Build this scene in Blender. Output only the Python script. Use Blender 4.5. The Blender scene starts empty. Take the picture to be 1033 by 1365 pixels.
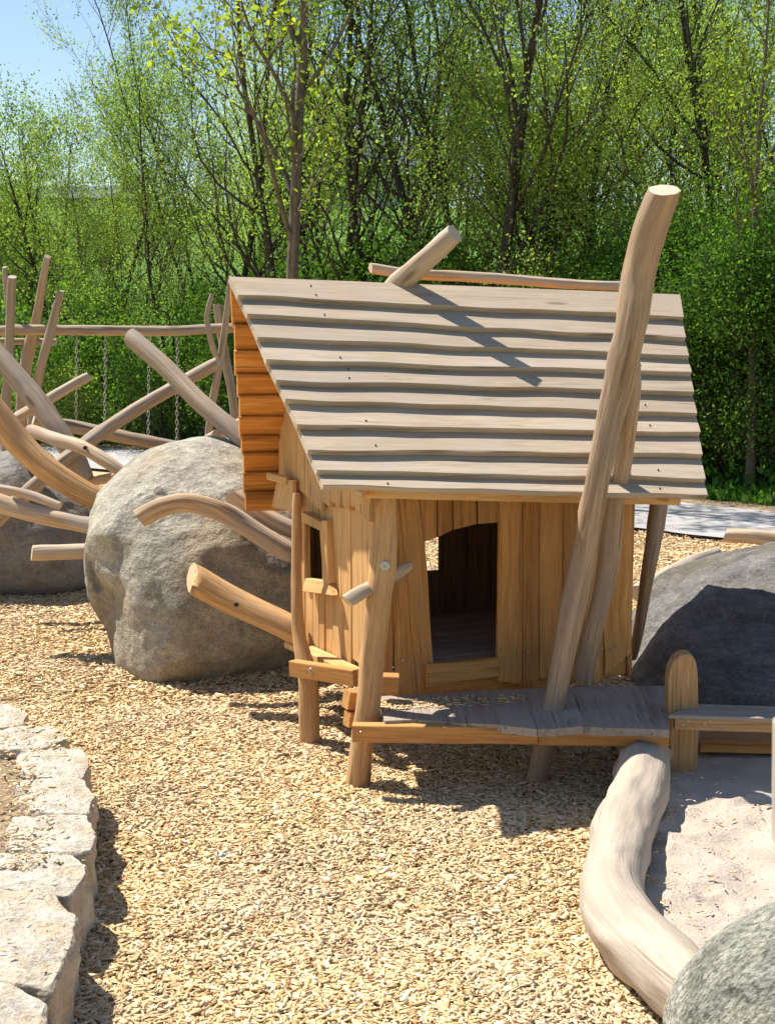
import bpy, math, random
import numpy as np
from mathutils import Vector, noise
R = math.radians
rng = np.random.default_rng(7)
random.seed(7)

# ------------------------------------------------------------------ camera, light, exposure
scn = bpy.context.scene
FPX, CX, CY = 1896.0, 516.5, 682.5          # focal length and centre in photo pixels (1033 x 1365)
PITCH, CH = R(8.5), 1.75
cd = bpy.data.cameras.new('camera'); cam = bpy.data.objects.new('camera', cd)
scn.collection.objects.link(cam); scn.camera = cam
cam.location = (0, 0, CH); cam.rotation_euler = (R(90) - PITCH, 0, 0)
cd.sensor_fit = 'VERTICAL'; cd.sensor_height = 36; cd.lens = 36 * FPX / 1365
cd.clip_end = 2000; cd.clip_start = 0.05
scn.render.resolution_x = 774; scn.render.resolution_y = 1024

SUN_EL = R(56); SUN_H = Vector((0.82, -0.57, 0)).normalized()     # horizontal travel of the light
w = bpy.data.worlds.new("World"); scn.world = w; w.use_nodes = True
nt = w.node_tree; bg = nt.nodes['Background']
sky = nt.nodes.new('ShaderNodeTexSky'); sky.sky_type = 'NISHITA'; sky.sun_disc = False
sky.sun_elevation = SUN_EL; sky.sun_rotation = math.atan2(-SUN_H.x, -SUN_H.y)
sky.air_density = 1.0; sky.dust_density = 0.3; sky.ozone_density = 2.2
nt.links.new(sky.outputs[0], bg.inputs[0]); bg.inputs[1].default_value = 0.085
sd = bpy.data.lights.new('sun', 'SUN'); sd.energy = 5.0; sd.angle = R(0.5); sd.color = (1, 0.95, 0.86)
sun = bpy.data.objects.new('sun', sd); scn.collection.objects.link(sun)
trav = Vector((SUN_H.x * math.cos(SUN_EL), SUN_H.y * math.cos(SUN_EL), -math.sin(SUN_EL)))
sun.rotation_euler = trav.to_track_quat('-Z', 'Y').to_euler()
vs = scn.view_settings; vs.view_transform = 'Standard'; vs.look = 'None'; vs.gamma = 1
vs.use_curve_mapping = False; vs.exposure = 0.8

# ------------------------------------------------------------------ helpers
cp, sp = math.cos(PITCH), math.sin(PITCH)
FWD = Vector((0, cp, -sp)); UP = Vector((0, sp, cp)); RT = Vector((1, 0, 0)); CAM = Vector((0, 0, CH))
def ray(px, py): return RT * ((px - CX) / FPX) + UP * ((CY - py) / FPX) + FWD
def P(px, py, Y): r = ray(px, py); return CAM + r * (Y / r.y)
def G(px, py, z=0.0): r = ray(px, py); return CAM + r * ((z - CH) / r.z)
def IP(px, py, p0, n): r = ray(px, py); return CAM + r * ((p0 - CAM).dot(n) / r.dot(n))
def dep(p): return (Vector(p) - CAM).dot(FWD)
def m_of(pxlen, p): return pxlen * dep(p) / FPX
def V(*a): return Vector(a)

def polar(pts2, sm=0.0, n=720):
    """radius of a closed outline [(u, v)] about the origin, per angle"""
    out = []
    for k in range(n):
        th = -math.pi + 2*math.pi*k/n; dx, dy = math.cos(th), math.sin(th); best = 0
        for i in range(len(pts2)):
            (x0, y0), (x1, y1) = pts2[i], pts2[(i+1) % len(pts2)]; ex, ey = x1-x0, y1-y0; den = dx*ey - dy*ex
            if abs(den) < 1e-12: continue
            t = (x0*ey - y0*ex)/den; u = (x0*dy - y0*dx)/den
            if t > 0 and -1e-6 <= u <= 1+1e-6: best = max(best, t)
        out.append(best)
    a = np.array(out)
    if sm:
        w_ = int(sm*n/(2*math.pi)); ker = np.hanning(2*w_+3); ker /= ker.sum(); a = np.convolve(np.concatenate([a]*3), ker, 'same')[n:2*n]
    return lambda th: float(a[int(round((th+math.pi)/(2*math.pi)*n)) % n])
class MB:
    def __init__(s): s.v = []; s.f = []; s.g = []; s.e = []; s.sm = []
    def build(s, name, mat, parent=None):
        me = bpy.data.meshes.new(name)
        me.from_pydata([tuple(x) for x in s.v], [], s.f)
        a = me.attributes.new('grain', 'FLOAT_VECTOR', 'POINT')
        a.data.foreach_set('vector', np.array(s.g, dtype=np.float32).ravel())
        b = me.attributes.new('endg', 'FLOAT', 'POINT'); b.data.foreach_set('value', np.array(s.e, dtype=np.float32))
        me.polygons.foreach_set('use_smooth', s.sm)
        me.materials.append(mat); me.update()
        o = bpy.data.objects.new(name, me); scn.collection.objects.link(o)
        if parent is not None:
            o.parent = parent; o.matrix_parent_inverse = parent.matrix_basis.inverted()
        return o

def catmull(pts, rad, step):
    pts = [Vector(p) for p in pts]; n = len(pts); op, orr = [], []
    for i in range(n - 1):
        p0 = pts[i-1] if i > 0 else pts[i] * 2 - pts[i+1]; p1 = pts[i]; p2 = pts[i+1]
        p3 = pts[i+2] if i + 2 < n else pts[i+1] * 2 - pts[i]
        k = max(2, int((p2 - p1).length / step))
        for j in range(k):
            t = j / k
            op.append(0.5 * ((2*p1) + (p2-p0)*t + (2*p0-5*p1+4*p2-p3)*t*t + (-p0+3*p1-3*p2+p3)*t**3))
            orr.append(rad[i] * (1-t) + rad[i+1] * t)
    op.append(pts[-1]); orr.append(rad[-1])
    return op, orr

def tube(mb, pts, rad, seg=20, step=0.035, rough=0.10, caps=(1, 1), seed=None, tilt=(None, None), bend=0.28, capn=(None, None)):
    seed = random.random() * 100 if seed is None else seed
    rr_ = random.Random(seed); tilt = (tilt[0] or (rr_.uniform(.1, .35), rr_.uniform(0, 6.28)), tilt[1] or (rr_.uniform(.1, .35), rr_.uniform(0, 6.28)))
    if len(pts) == 2: pts = [pts[0], (Vector(pts[0]) + Vector(pts[1])) / 2, pts[1]]; rad = [rad[0], (rad[0] + rad[-1]) / 2, rad[-1]]
    P_, R_ = catmull(pts, rad, step)
    n = len(P_); L = 0; X = None; rings = []
    for i in range(n):
        T = (P_[min(i+1, n-1)] - P_[max(i-1, 0)]).normalized()
        if X is None:
            X = T.orthogonal().normalized()
        X = (X - T * X.dot(T)).normalized(); Yv = T.cross(X)
        if i: L += (P_[i] - P_[i-1]).length
        off = V(0, 0, 0)
        if bend: off = X * noise.noise(V(L*2.2, seed, 1)) * bend * R_[i] + Yv * noise.noise(V(L*2.2, seed, 7)) * bend * R_[i]
        base = len(mb.v); r = R_[i]
        edge = 1.0
        if i == 0 and caps[0]: edge = 0.93
        if i == n-1 and caps[1]: edge = 0.93
        cut = tilt[0] if i < 3 and tilt[0] else None
        for k in range(seg):
            a = 2*math.pi*k/seg; ca, sa = math.cos(a), math.sin(a)
            q = 1 + rough * (0.7*(0.3 - abs(noise.noise(V(ca*1.6 - seed, sa*1.6, L*5)))*1.6) + noise.noise(V(ca*1.1 + seed, sa*1.1, L*3.0)) * 1.3 + 0.5*noise.noise(V(ca*2.3, sa*2.3 + seed, L*9)) + 1.6*max(0, noise.noise(V(ca*1.9 + 7, sa*1.9 + seed, L*6)) - 0.28)*2)
            p = P_[i] + off + (X*ca + Yv*sa) * r * q * edge
            if tilt[0] and i == 0 and capn[0] is None: p = p + T * (ca*math.cos(tilt[0][1]) + sa*math.sin(tilt[0][1])) * r * tilt[0][0]
            if tilt[1] and i == n-1 and capn[1] is None: p = p + T * (ca*math.cos(tilt[1][1]) + sa*math.sin(tilt[1][1])) * r * tilt[1][0]
            for ce, wi in ((0, 0), (1, n-1)):
                if capn[ce] is not None and i == wi:
                    N_ = Vector(capn[ce]).normalized(); p = p - T * ((p - P_[i] - off).dot(N_) / T.dot(N_))
            mb.v.append(p); mb.g.append((ca*r + seed, sa*r, L)); mb.e.append(0)
        rings.append(base)
        if i:
            b0 = rings[-2]
            for k in range(seg):
                k2 = (k+1) % seg
                mb.f.append((b0+k, b0+k2, base+k2, base+k)); mb.sm.append(True)
    for ci, rb in ((0, rings[0]), (1, rings[-1])):
        if not caps[ci]: continue
        b = len(mb.v); c = V(0, 0, 0)
        for k in range(seg): c += Vector(mb.v[rb+k])
        c /= seg; r = R_[0] if ci == 0 else R_[-1]
        for k in range(seg):
            a = 2*math.pi*k/seg
            mb.v.append(mb.v[rb+k]); mb.g.append((math.cos(a)*r, math.sin(a)*r, seed)); mb.e.append(1)
        mb.v.append(c); mb.g.append((0, 0, seed)); mb.e.append(1)
        for k in range(seg):
            k2 = (k+1) % seg
            mb.f.append((b+k2, b+k, b+seg) if ci == 0 else (b+k, b+k2, b+seg)); mb.sm.append(False)

def pxlog(mb, pl, **kw):
    """log through (px, py, diameter_px, Y) control points"""
    pts = [P(a[0], a[1], a[3]) for a in pl]
    tube(mb, pts, [m_of(a[2], p) / 2 for a, p in zip(pl, pts)], **kw)

def plank(mb, a0, a1, b0, b1, n, th, amp=0.003, seg=None, ch=0.12, freq=5, ampb=None):
    """plank whose long edges run a0->a1 and b0->b1; front face towards n, thickness th behind it"""
    a0, a1, b0, b1 = map(Vector, (a0, a1, b0, b1)); n = Vector(n).normalized()
    ln = (a1 - a0).length; seg = seg or max(2, int(ln / 0.05)); sd_ = random.random() * 300
    ampb = amp if ampb is None else ampb
    rings = []; c = th * ch
    for i in range(seg + 1):
        t = i / seg; A = a0.lerp(a1, t); B = b0.lerp(b1, t); W = (B - A); wl = W.length; W = W.normalized()
        A = A + W * amp * 2 * noise.noise(V(t*ln*freq, sd_, 0)); B = B + W * ampb * 2 * noise.noise(V(t*ln*freq, sd_, 9))
        wl = (B - A).dot(W)
        warp = n * (0.0015 * noise.noise(V(t*ln*3, sd_, 4)))
        cs = [(c, 0), (wl-c, 0), (wl, -c), (wl, -th+c), (wl-c, -th), (c, -th), (0, -th+c), (0, -c)]
        base = len(mb.v)
        for (u, d) in cs:
            mb.v.append(A + W*u + n*d + warp); mb.g.append((u + sd_, d, t*ln)); mb.e.append(0)
        rings.append(base)
        if i:
            p = rings[-2]
            for k in range(8):
                k2 = (k+1) % 8
                mb.f.append((p+k, p+k2, base+k2, base+k)); mb.sm.append(False)
    for rb, fl in ((rings[0], True), (rings[-1], False)):
        idx = list(range(rb, rb+8)); mb.f.append(tuple(reversed(idx)) if fl else tuple(idx)); mb.sm.append(False)

def beam(mb, a, b, wdt, hgt, up=(0, 0, 1), amp=0.001):
    """squared beam from a to b (centre line), wdt across, hgt along up"""
    a, b = Vector(a), Vector(b); t = (b-a).normalized(); u = Vector(up); u = (u - t*u.dot(t)).normalized(); s = t.cross(u)
    plank(mb, a + u*hgt/2 + s*wdt/2, b + u*hgt/2 + s*wdt/2, a - u*hgt/2 + s*wdt/2, b - u*hgt/2 + s*wdt/2, s, wdt, amp=amp, ch=0.06)

def disc(mb, c, n, r, h=0.004, seg=14):
    c, n = Vector(c), Vector(n).normalized(); X = n.orthogonal().normalized(); Y_ = n.cross(X); b = len(mb.v)
    for k in range(seg):
        a = 2*math.pi*k/seg; d = X*math.cos(a) + Y_*math.sin(a)
        for (q, hh) in ((1.0, -h), (1.0, h*0.6), (0.82, h), (0.35, h), (0.3, h*0.3)):
            mb.v.append(c + d*r*q + n*hh); mb.g.append((0, 0, 0)); mb.e.append(0)
    for k in range(seg):
        k2 = (k+1) % seg
        for j in range(4):
            mb.f.append((b+k*5+j, b+k2*5+j, b+k2*5+j+1, b+k*5+j+1)); mb.sm.append(False)
    mb.f.append(tuple(b+k*5+4 for k in range(seg))); mb.sm.append(False)

def empty(name, loc, label, cat, group=None):
    o = bpy.data.objects.new(name, None); scn.collection.objects.link(o); o.location = loc; o.empty_display_size = 0.1
    o['label'] = label; o['category'] = cat
    if group: o['group'] = group
    bpy.context.view_layer.update()
    return o
def tag(o, label=None, cat=None, group=None, kind=None):
    for k, v_ in (('label', label), ('category', cat), ('group', group), ('kind', kind)):
        if v_: o[k] = v_
    return o

# ------------------------------------------------------------------ materials
class NB:
    def __init__(s, name):
        s.m = bpy.data.materials.new(name); s.m.use_nodes = True; s.t = s.m.node_tree
        s.b = s.t.nodes['Principled BSDF']; s.out = s.t.nodes['Material Output']
        s.b.inputs['Specular IOR Level'].default_value = 0.25
    def n(s, typ, **kw):
        x = s.t.nodes.new(typ)
        for k, v_ in kw.items():
            if k.startswith('i_'):
                x.inputs[int(k[2:])].default_value = v_
            else: setattr(x, k, v_)
        return x
    def l(s, a, b): s.t.links.new(a, b)
    def noise(s, vec, scale, detail=4, rough=0.55, dist=0.0):
        x = s.n('ShaderNodeTexNoise'); x.inputs['Scale'].default_value = scale; x.inputs['Detail'].default_value = detail
        x.inputs['Roughness'].default_value = rough; x.inputs['Distortion'].default_value = dist
        if vec is not None: s.l(vec, x.inputs['Vector'])
        return x.outputs['Fac']
    def vmul(s, vec, v3):
        x = s.n('ShaderNodeVectorMath', operation='MULTIPLY'); s.l(vec, x.inputs[0]); x.inputs[1].default_value = v3; return x.outputs[0]
    def vadd(s, a, b):
        x = s.n('ShaderNodeVectorMath', operation='ADD'); s.l(a, x.inputs[0]); s.l(b, x.inputs[1]); return x.outputs[0]
    def math(s, op, a, b=None, clamp=False):
        x = s.n('ShaderNodeMath', operation=op); x.use_clamp = clamp
        for i, q in enumerate((a, b)):
            if q is None: continue
            if isinstance(q, (int, float)): x.inputs[i].default_value = q
            else: s.l(q, x.inputs[i])
        return x.outputs[0]
    def ramp(s, fac, stops, interp='LINEAR'):
        x = s.n('ShaderNodeValToRGB'); cr = x.color_ramp; cr.interpolation = interp
        while len(cr.elements) < len(stops): cr.elements.new(0.5)
        for e, (p, c) in zip(cr.elements, stops):
            e.position = p; e.color = (c, c, c, 1) if isinstance(c, (int, float)) else (*c, 1)
        s.l(fac, x.inputs[0]); return x.outputs[0]
    def mix(s, fac, a, b, mode='MIX'):
        x = s.n('ShaderNodeMix', data_type='RGBA', blend_type=mode)
        for sock, q in ((x.inputs[0], fac), (x.inputs[6], a), (x.inputs[7], b)):
            if isinstance(q, (int, float)): sock.default_value = q
            elif isinstance(q, tuple): sock.default_value = (*q, 1) if len(q) == 3 else q
            else: s.l(q, sock)
        return x.outputs[2]
    def bump(s, h, strength, dist, prev=None):
        x = s.n('ShaderNodeBump'); x.inputs['Strength'].default_value = strength; x.inputs['Distance'].default_value = dist
        s.l(h, x.inputs['Height'])
        if prev is not None: s.l(prev, x.inputs['Normal'])
        return x.outputs[0]
    def done(s, col, rough=0.8, nor=None):
        if isinstance(col, tuple): s.b.inputs['Base Color'].default_value = (*col, 1)
        else: s.l(col, s.b.inputs['Base Color'])
        if isinstance(rough, (int, float)): s.b.inputs['Roughness'].default_value = rough
        else: s.l(rough, s.b.inputs['Roughness'])
        if nor is not None: s.l(nor, s.b.inputs['Normal'])
        return s.m

def wood(name, light, dark, grey=None, greyamt=0.0, var=0.25, end=None, grainscale=1.0, knots=True, bumpd=0.0015, stain=None, swirl=0.0):
    b = NB(name)
    at = b.n('ShaderNodeAttribute', attribute_name='grain').outputs['Vector']
    en = b.n('ShaderNodeAttribute', attribute_name='endg').outputs['Fac']
    geo = b.n('ShaderNodeNewGeometry'); isl = geo.outputs['Random Per Island']
    sh = b.n('ShaderNodeCombineXYZ'); b.l(b.math('MULTIPLY', isl, 53.0), sh.inputs[2]); b.l(b.math('MULTIPLY', isl, 17.0), sh.inputs[0])
    v = b.vadd(at, sh.outputs[0])
    v1 = b.vmul(v, (46*grainscale, 46*grainscale, 2.2*grainscale))
    g1 = b.noise(v1, 1.0, 5, 0.6, 0.35)
    v2 = b.vmul(v, (12*grainscale, 12*grainscale, 1.6*grainscale)); g2 = b.noise(v2, 1.0, 3, 0.5, 0.8)
    g3 = b.noise(b.vmul(v, (5, 5, 3.3)), 1.0, 4, 0.6)
    g0 = b.noise(b.vmul(v, (170, 170, 7)), 1.0, 4, 0.7)
    f = b.math('ADD', b.math('MULTIPLY', g1, 0.55), b.math('ADD', b.math('MULTIPLY', g2, 0.25), b.math('MULTIPLY', g0, 0.20)))
    col = b.ramp(f, [(0.43, dark), (0.55, light)])
    col = b.mix(0.5, col, b.ramp(g0, [(0.36, 0.30), (0.60, 0.62)]), 'OVERLAY')
    if grey:
        col = b.mix(b.math('MULTIPLY', b.ramp(g3, [(0.35, 0), (0.62, 1)]), greyamt), col, grey)
    if swirl:
        sw = b.math('SINE', b.math('MULTIPLY', b.noise(b.vmul(v, (9, 9, 5)), 1.0, 3, 0.5, 1.2), 75))
        col = b.mix(b.math('MULTIPLY', b.ramp(sw, [(0.3, 1), (0.9, 0)]), swirl), col, tuple(c*0.72 for c in dark))
    if stain:
        col = b.mix(b.math('MULTIPLY', b.ramp(g2, [(0.50, 0), (0.66, 1)]), 0.75), col, stain)
    h = g1
    if knots:
        vo = b.n('ShaderNodeTexVoronoi'); vo.inputs['Scale'].default_value = 1.0; b.l(b.vmul(v, (9, 9, 2.2)), vo.inputs['Vector'])
        kk = b.ramp(vo.outputs['Distance'], [(0.06, 1), (0.15, 0)])
        sc = b.n('ShaderNodeSeparateColor'); b.l(vo.outputs['Color'], sc.inputs[0])
        kk = b.math('MULTIPLY', kk, b.math('GREATER_THAN', sc.outputs[0], 0.6))
        col = b.mix(b.math('MULTIPLY', kk, 0.75), col, tuple(c*0.45 for c in dark))
    # per board tint
    br = b.math('ADD', b.math('MULTIPLY', isl, var), 1 - var*0.5)
    cc = b.n('ShaderNodeCombineXYZ'); [b.l(br, cc.inputs[i]) for i in range(3)]
    col = b.mix(1.0, col, cc.outputs[0], 'MULTIPLY')
    wn = b.n('ShaderNodeTexWhiteNoise', noise_dimensions='1D'); b.l(isl, wn.inputs[1])
    col = b.mix(b.math('MULTIPLY', wn.outputs[0], min(1.0, var*1.6)), col, (0.93, 0.80, 0.66), 'MULTIPLY')
    if end:
        ln = b.n('ShaderNodeVectorMath', operation='LENGTH'); sep = b.vmul(at, (1, 1, 0)); b.l(sep, ln.inputs[0])
        rr = b.math('SINE', b.math('ADD', b.math('MULTIPLY', ln.outputs['Value'], 900), b.math('MULTIPLY', g3, 8)))
        rc = b.ramp(b.math('ADD', b.math('MULTIPLY', rr, 0.5), 0.5), [(0.0, tuple(c*0.78 for c in end)), (1.0, end)])
        col = b.mix(en, col, rc)
    nor = b.bump(g1, 0.7, bumpd*1.6); nor = b.bump(g2, 0.6, bumpd*5, nor)
    cr = b.ramp(b.noise(b.vmul(v, (45, 45, 1.1)), 1.0, 2, 0.5), [(0.30, 0), (0.36, 1)])
    col = b.mix(b.math('MULTIPLY', b.math('SUBTRACT', 1.0, cr), 0.6), col, tuple(c*0.4 for c in dark))
    nor = b.bump(cr, 0.5, bumpd*1.5, nor)
    return b.done(col, 0.72, nor)

M = {}
M['roof'] = wood('weathered_plank', (0.47, 0.375, 0.27), (0.385, 0.295, 0.20), grey=(0.425, 0.355, 0.28), greyamt=0.7, var=0.2, bumpd=0.0008)
M['soffit'] = wood('orange_larch', (0.70, 0.34, 0.09), (0.55, 0.23, 0.05), var=0.25, stain=(0.20, 0.07, 0.018), grainscale=0.7)
M['board'] = wood('honey_board', (0.56, 0.28, 0.085), (0.38, 0.165, 0.04), grey=(0.42, 0.22, 0.08), greyamt=0.7, var=0.5, bumpd=0.001)
M['sidebd'] = wood('pale_honey_board', (0.64, 0.395, 0.17), (0.50, 0.28, 0.10), grey=(0.60, 0.38, 0.17), greyamt=0.5, var=0.22, bumpd=0.001)
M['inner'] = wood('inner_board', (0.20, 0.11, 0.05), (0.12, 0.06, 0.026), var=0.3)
M['log'] = wood('debarked_log', (0.55, 0.385, 0.23), (0.39, 0.25, 0.135), grey=(0.42, 0.36, 0.30), greyamt=0.75, var=0.1, end=(0.62, 0.50, 0.35))
M['loggrey'] = wood('greyed_log', (0.41, 0.305, 0.20), (0.26, 0.18, 0.11), grey=(0.30, 0.25, 0.20), greyamt=0.8, var=0.2, end=(0.50, 0.42, 0.32))
M['logwarm'] = wood('warm_log', (0.56, 0.33, 0.14), (0.41, 0.215, 0.08), grey=(0.44, 0.29, 0.16), greyamt=0.4, var=0.1, end=(0.62, 0.46, 0.27))
M['pole'] = wood('pole_wood', (0.46, 0.31, 0.18), (0.29, 0.18, 0.095), grey=(0.31, 0.235, 0.17), greyamt=0.8, var=0.1, end=(0.66, 0.53, 0.38), bumpd=0.002)
M['palelog'] = wood('pale_log', (0.52, 0.43, 0.335), (0.42, 0.335, 0.245), grey=(0.40, 0.34, 0.275), greyamt=0.8, var=0.05, end=(0.6, 0.5, 0.38), grainscale=0.8, bumpd=0.0015, swirl=0.16)
M['deck'] = wood('dusty_deck', (0.34, 0.275, 0.215), (0.22, 0.17, 0.125), grey=(0.35, 0.295, 0.24), greyamt=0.95, var=0.05)

b = NB('steel'); b.b.inputs['Metallic'].default_value = 0.8; M['steel'] = b.done((0.45, 0.44, 0.42), 0.45)
b = NB('dark_steel'); b.b.inputs['Metallic'].default_value = 0.5; M['dsteel'] = b.done((0.06, 0.05, 0.045), 0.5)

def rockmat(name, light, dark, brown, spec=0.4, scale=1.0, bumps=1.0, zdirt=None, strata=0.0, fleck=140, fstr=(1, 1, 1)):
    b = NB(name); tc = b.n('ShaderNodeTexCoord').outputs['Object']
    v = b.vmul(tc, (scale, scale, scale*1.25))
    n1 = b.noise(v, 4, 8, 0.62, 0.4); n2 = b.noise(v, 26, 6, 0.6); n3 = b.noise(b.vmul(v, fstr), fleck, 4, 0.7); n4 = b.noise(v, 1.6, 4, 0.55)
    col = b.ramp(n1, [(0.32, dark), (0.60, light)])
    col = b.mix(b.math('MULTIPLY', b.ramp(n4, [(0.47, 0), (0.62, 1)]), 0.7), col, brown)
    if strata:
        st = b.noise(b.vmul(v, (2.2, 5, 22)), 1.0, 6, 0.65, 0.6)
        col = b.mix(b.math('MULTIPLY', b.ramp(st, [(0.40, 1), (0.56, 0)]), strata), col, tuple(c*0.5 for c in dark))
    if zdirt:
        sx = b.n('ShaderNodeSeparateXYZ'); b.l(tc, sx.inputs[0])
        zz = b.math('ADD', sx.outputs[2], b.math('MULTIPLY', n1, 0.35))
        mr = b.n('ShaderNodeMapRange'); b.l(zz, mr.inputs[0]); mr.inputs[1].default_value = zdirt[0]; mr.inputs[2].default_value = zdirt[1]; mr.inputs[3].default_value = 1; mr.inputs[4].default_value = 0
        col = b.mix(b.math('MULTIPLY', mr.outputs[0], zdirt[2]), col, brown)
    col = b.mix(spec, col, b.ramp(n3, [(0.36, 0.08), (0.62, 0.85)]), 'OVERLAY')
    col = b.mix(0.35, col, b.ramp(n2, [(0.35, 0.25), (0.65, 0.75)]), 'OVERLAY')
    cv = b.n('ShaderNodeTexVoronoi', feature='DISTANCE_TO_EDGE'); cv.inputs['Scale'].default_value = 2.1
    b.l(b.vadd(b.vmul(v, (1, 1, 1.8)), b.vmul(b.n('ShaderNodeTexNoise', i_2=7.0).outputs['Color'], (0.5, 0.5, 0.5))), cv.inputs['Vector'])
    ck = b.math('MAXIMUM', b.ramp(cv.outputs['Distance'], [(0.0, 0), (0.012, 1)]), b.ramp(b.noise(v, 3.1, 2), [(0.50, 1), (0.56, 0)]))
    ck2 = b.math('MAXIMUM', ck, b.ramp(n4, [(0.40, 0.0), (0.46, 1)]))
    col = b.mix(b.math('MULTIPLY', b.math('SUBTRACT', 1.0, ck2), 0.6), col, tuple(c*0.3 for c in dark))
    nor = b.bump(n1, 0.6*bumps, 0.06); nor = b.bump(n2, 0.9*bumps, 0.02, nor); nor = b.bump(n3, 0.6*bumps, 0.004, nor); nor = b.bump(ck2, 0.6, 0.008, nor)
    if strata: nor = b.bump(st, 0.8, 0.03, nor)
    return b.done(col, 0.88, nor)
M['rock'] = rockmat('grey_granite', (0.43, 0.395, 0.315), (0.235, 0.21, 0.16), (0.30, 0.21, 0.11), zdirt=(-0.6, 0.15, 0.6))
M['rockdark'] = rockmat('dark_granite', (0.24, 0.225, 0.20), (0.14, 0.125, 0.11), (0.20, 0.15, 0.10))
M['rockspk'] = rockmat('speckled_gneiss', (0.29, 0.285, 0.235), (0.10, 0.10, 0.08), (0.29, 0.265, 0.18), spec=0.75, fleck=48, fstr=(1, 2.4, 1.5), scale=0.9, bumps=1.2)
M['rockblue'] = rockmat('blue_grey_schist', (0.31, 0.295, 0.275), (0.165, 0.155, 0.145), (0.22, 0.18, 0.125), spec=0.6, scale=1.3, bumps=2.0, strata=0.4)
M['lime'] = rockmat('pale_limestone', (0.74, 0.67, 0.56), (0.50, 0.43, 0.33), (0.58, 0.44, 0.27), spec=0.3, scale=2.2, bumps=1.1)

b = NB('chip_wood'); geo = b.n('ShaderNodeNewGeometry'); isl = geo.outputs['Random Per Island']
col = b.ramp(isl, [(0.0, (0.24, 0.12, 0.05)), (0.04, (0.48, 0.29, 0.12)), (0.30, (0.64, 0.44, 0.21)), (0.75, (0.75, 0.56, 0.31)), (1.0, (0.84, 0.71, 0.49))])
tc = b.n('ShaderNodeTexCoord').outputs['Object']; n1 = b.noise(tc, 1.7, 4)
col = b.mix(b.math('MULTIPLY', b.ramp(n1, [(0.45, 0), (0.62, 1)]), 0.45), col, (0.58, 0.44, 0.30)); M['chip'] = b.done(col, 0.85, b.bump(b.noise(tc, 260, 2), 0.4, 0.001))

b = NB('chip_ground'); tc = b.n('ShaderNodeTexCoord').outputs['Object']
vo = b.n('ShaderNodeTexVoronoi'); vo.inputs['Scale'].default_value = 52; vo.inputs['Randomness'].default_value = 1
b.l(b.vmul(tc, (1, 1.3, 1)), vo.inputs['Vector'])
sc = b.n('ShaderNodeSeparateColor'); b.l(vo.outputs['Color'], sc.inputs[0])
col = b.ramp(sc.outputs[0], [(0.0, (0.50, 0.32, 0.14)), (0.3, (0.60, 0.41, 0.19)), (0.7, (0.66, 0.48, 0.26)), (1.0, (0.74, 0.58, 0.36))])
col = b.mix(b.ramp(b.noise(tc, 2.2, 5), [(0.5, 0), (0.7, 0.6)]), col, (0.42, 0.34, 0.26))
nor = b.bump(b.math('ADD', sc.outputs[1], vo.outputs['Distance']), 0.9, 0.012); M['chipbed'] = b.done(col, 0.9, nor)

b = NB('sand'); tc = b.n('ShaderNodeTexCoord').outputs['Object']
n1 = b.noise(tc, 5, 6); n2 = b.noise(tc, 60, 5, 0.7); n3 = b.noise(tc, 420, 3, 0.7)
col = b.ramp(n1, [(0.3, (0.52, 0.43, 0.345)), (0.7, (0.62, 0.53, 0.44))]); col = b.mix(0.25, col, b.ramp(n3, [(0.3, 0.2), (0.7, 0.8)]), 'OVERLAY')
nor = b.bump(n1, 0.6, 0.04); nor = b.bump(n2, 0.9, 0.012, nor); nor = b.bump(n3, 0.8, 0.003, nor); M['sand'] = b.done(col, 0.95, nor)

b = NB('meadow_grass'); tc = b.n('ShaderNodeTexCoord').outputs['Object']
n1 = b.noise(tc, 0.12, 5); n2 = b.noise(tc, 3.0, 6, 0.7); n3 = b.noise(tc, 30, 4, 0.7)
f = b.math('ADD', b.math('MULTIPLY', n1, 0.4), b.math('ADD', b.math('MULTIPLY', n2, 0.35), b.math('MULTIPLY', n3, 0.25)))
col = b.ramp(f, [(0.35, (0.045, 0.10, 0.012)), (0.6, (0.13, 0.27, 0.03))]); nor = b.bump(n3, 0.8, 0.06); nor = b.bump(n2, 0.7, 0.2, nor); M['grass'] = b.done(col, 0.9, nor)
b = NB('path_gravel'); tc = b.n('ShaderNodeTexCoord').outputs['Object']
n2 = b.noise(tc, 3, 5); n3 = b.noise(tc, 120, 4, 0.75)
col = b.ramp(n2, [(0.3, (0.36, 0.345, 0.335)), (0.7, (0.44, 0.42, 0.405))]); col = b.mix(0.4, col, b.ramp(n3, [(0.3, 0.2), (0.7, 0.8)]), 'OVERLAY'); M['path'] = b.done(col, 0.95, b.bump(n3, 0.6, 0.01))
b = NB('verge_soil'); tc = b.n('ShaderNodeTexCoord').outputs['Object']
n2 = b.noise(tc, 4, 5); n3 = b.noise(tc, 70, 4, 0.75)
col = b.ramp(n2, [(0.3, (0.26, 0.18, 0.11)), (0.7, (0.40, 0.30, 0.19))]); col = b.mix(0.5, col, b.ramp(n3, [(0.3, 0.15), (0.7, 0.85)]), 'OVERLAY'); M['soil'] = b.done(col, 0.95, b.bump(n3, 0.8, 0.02))
b = NB('bark'); tc = b.n('ShaderNodeTexCoord').outputs['Object']
n1 = b.noise(b.vmul(tc, (18, 18, 3)), 1, 5, 0.65); col = b.ramp(n1, [(0.3, (0.030, 0.024, 0.018)), (0.7, (0.095, 0.078, 0.06))]); M['bark'] = b.done(col, 0.9, b.bump(n1, 0.6, 0.02))
b = NB('light_bark'); tc = b.n('ShaderNodeTexCoord').outputs['Object']
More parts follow.
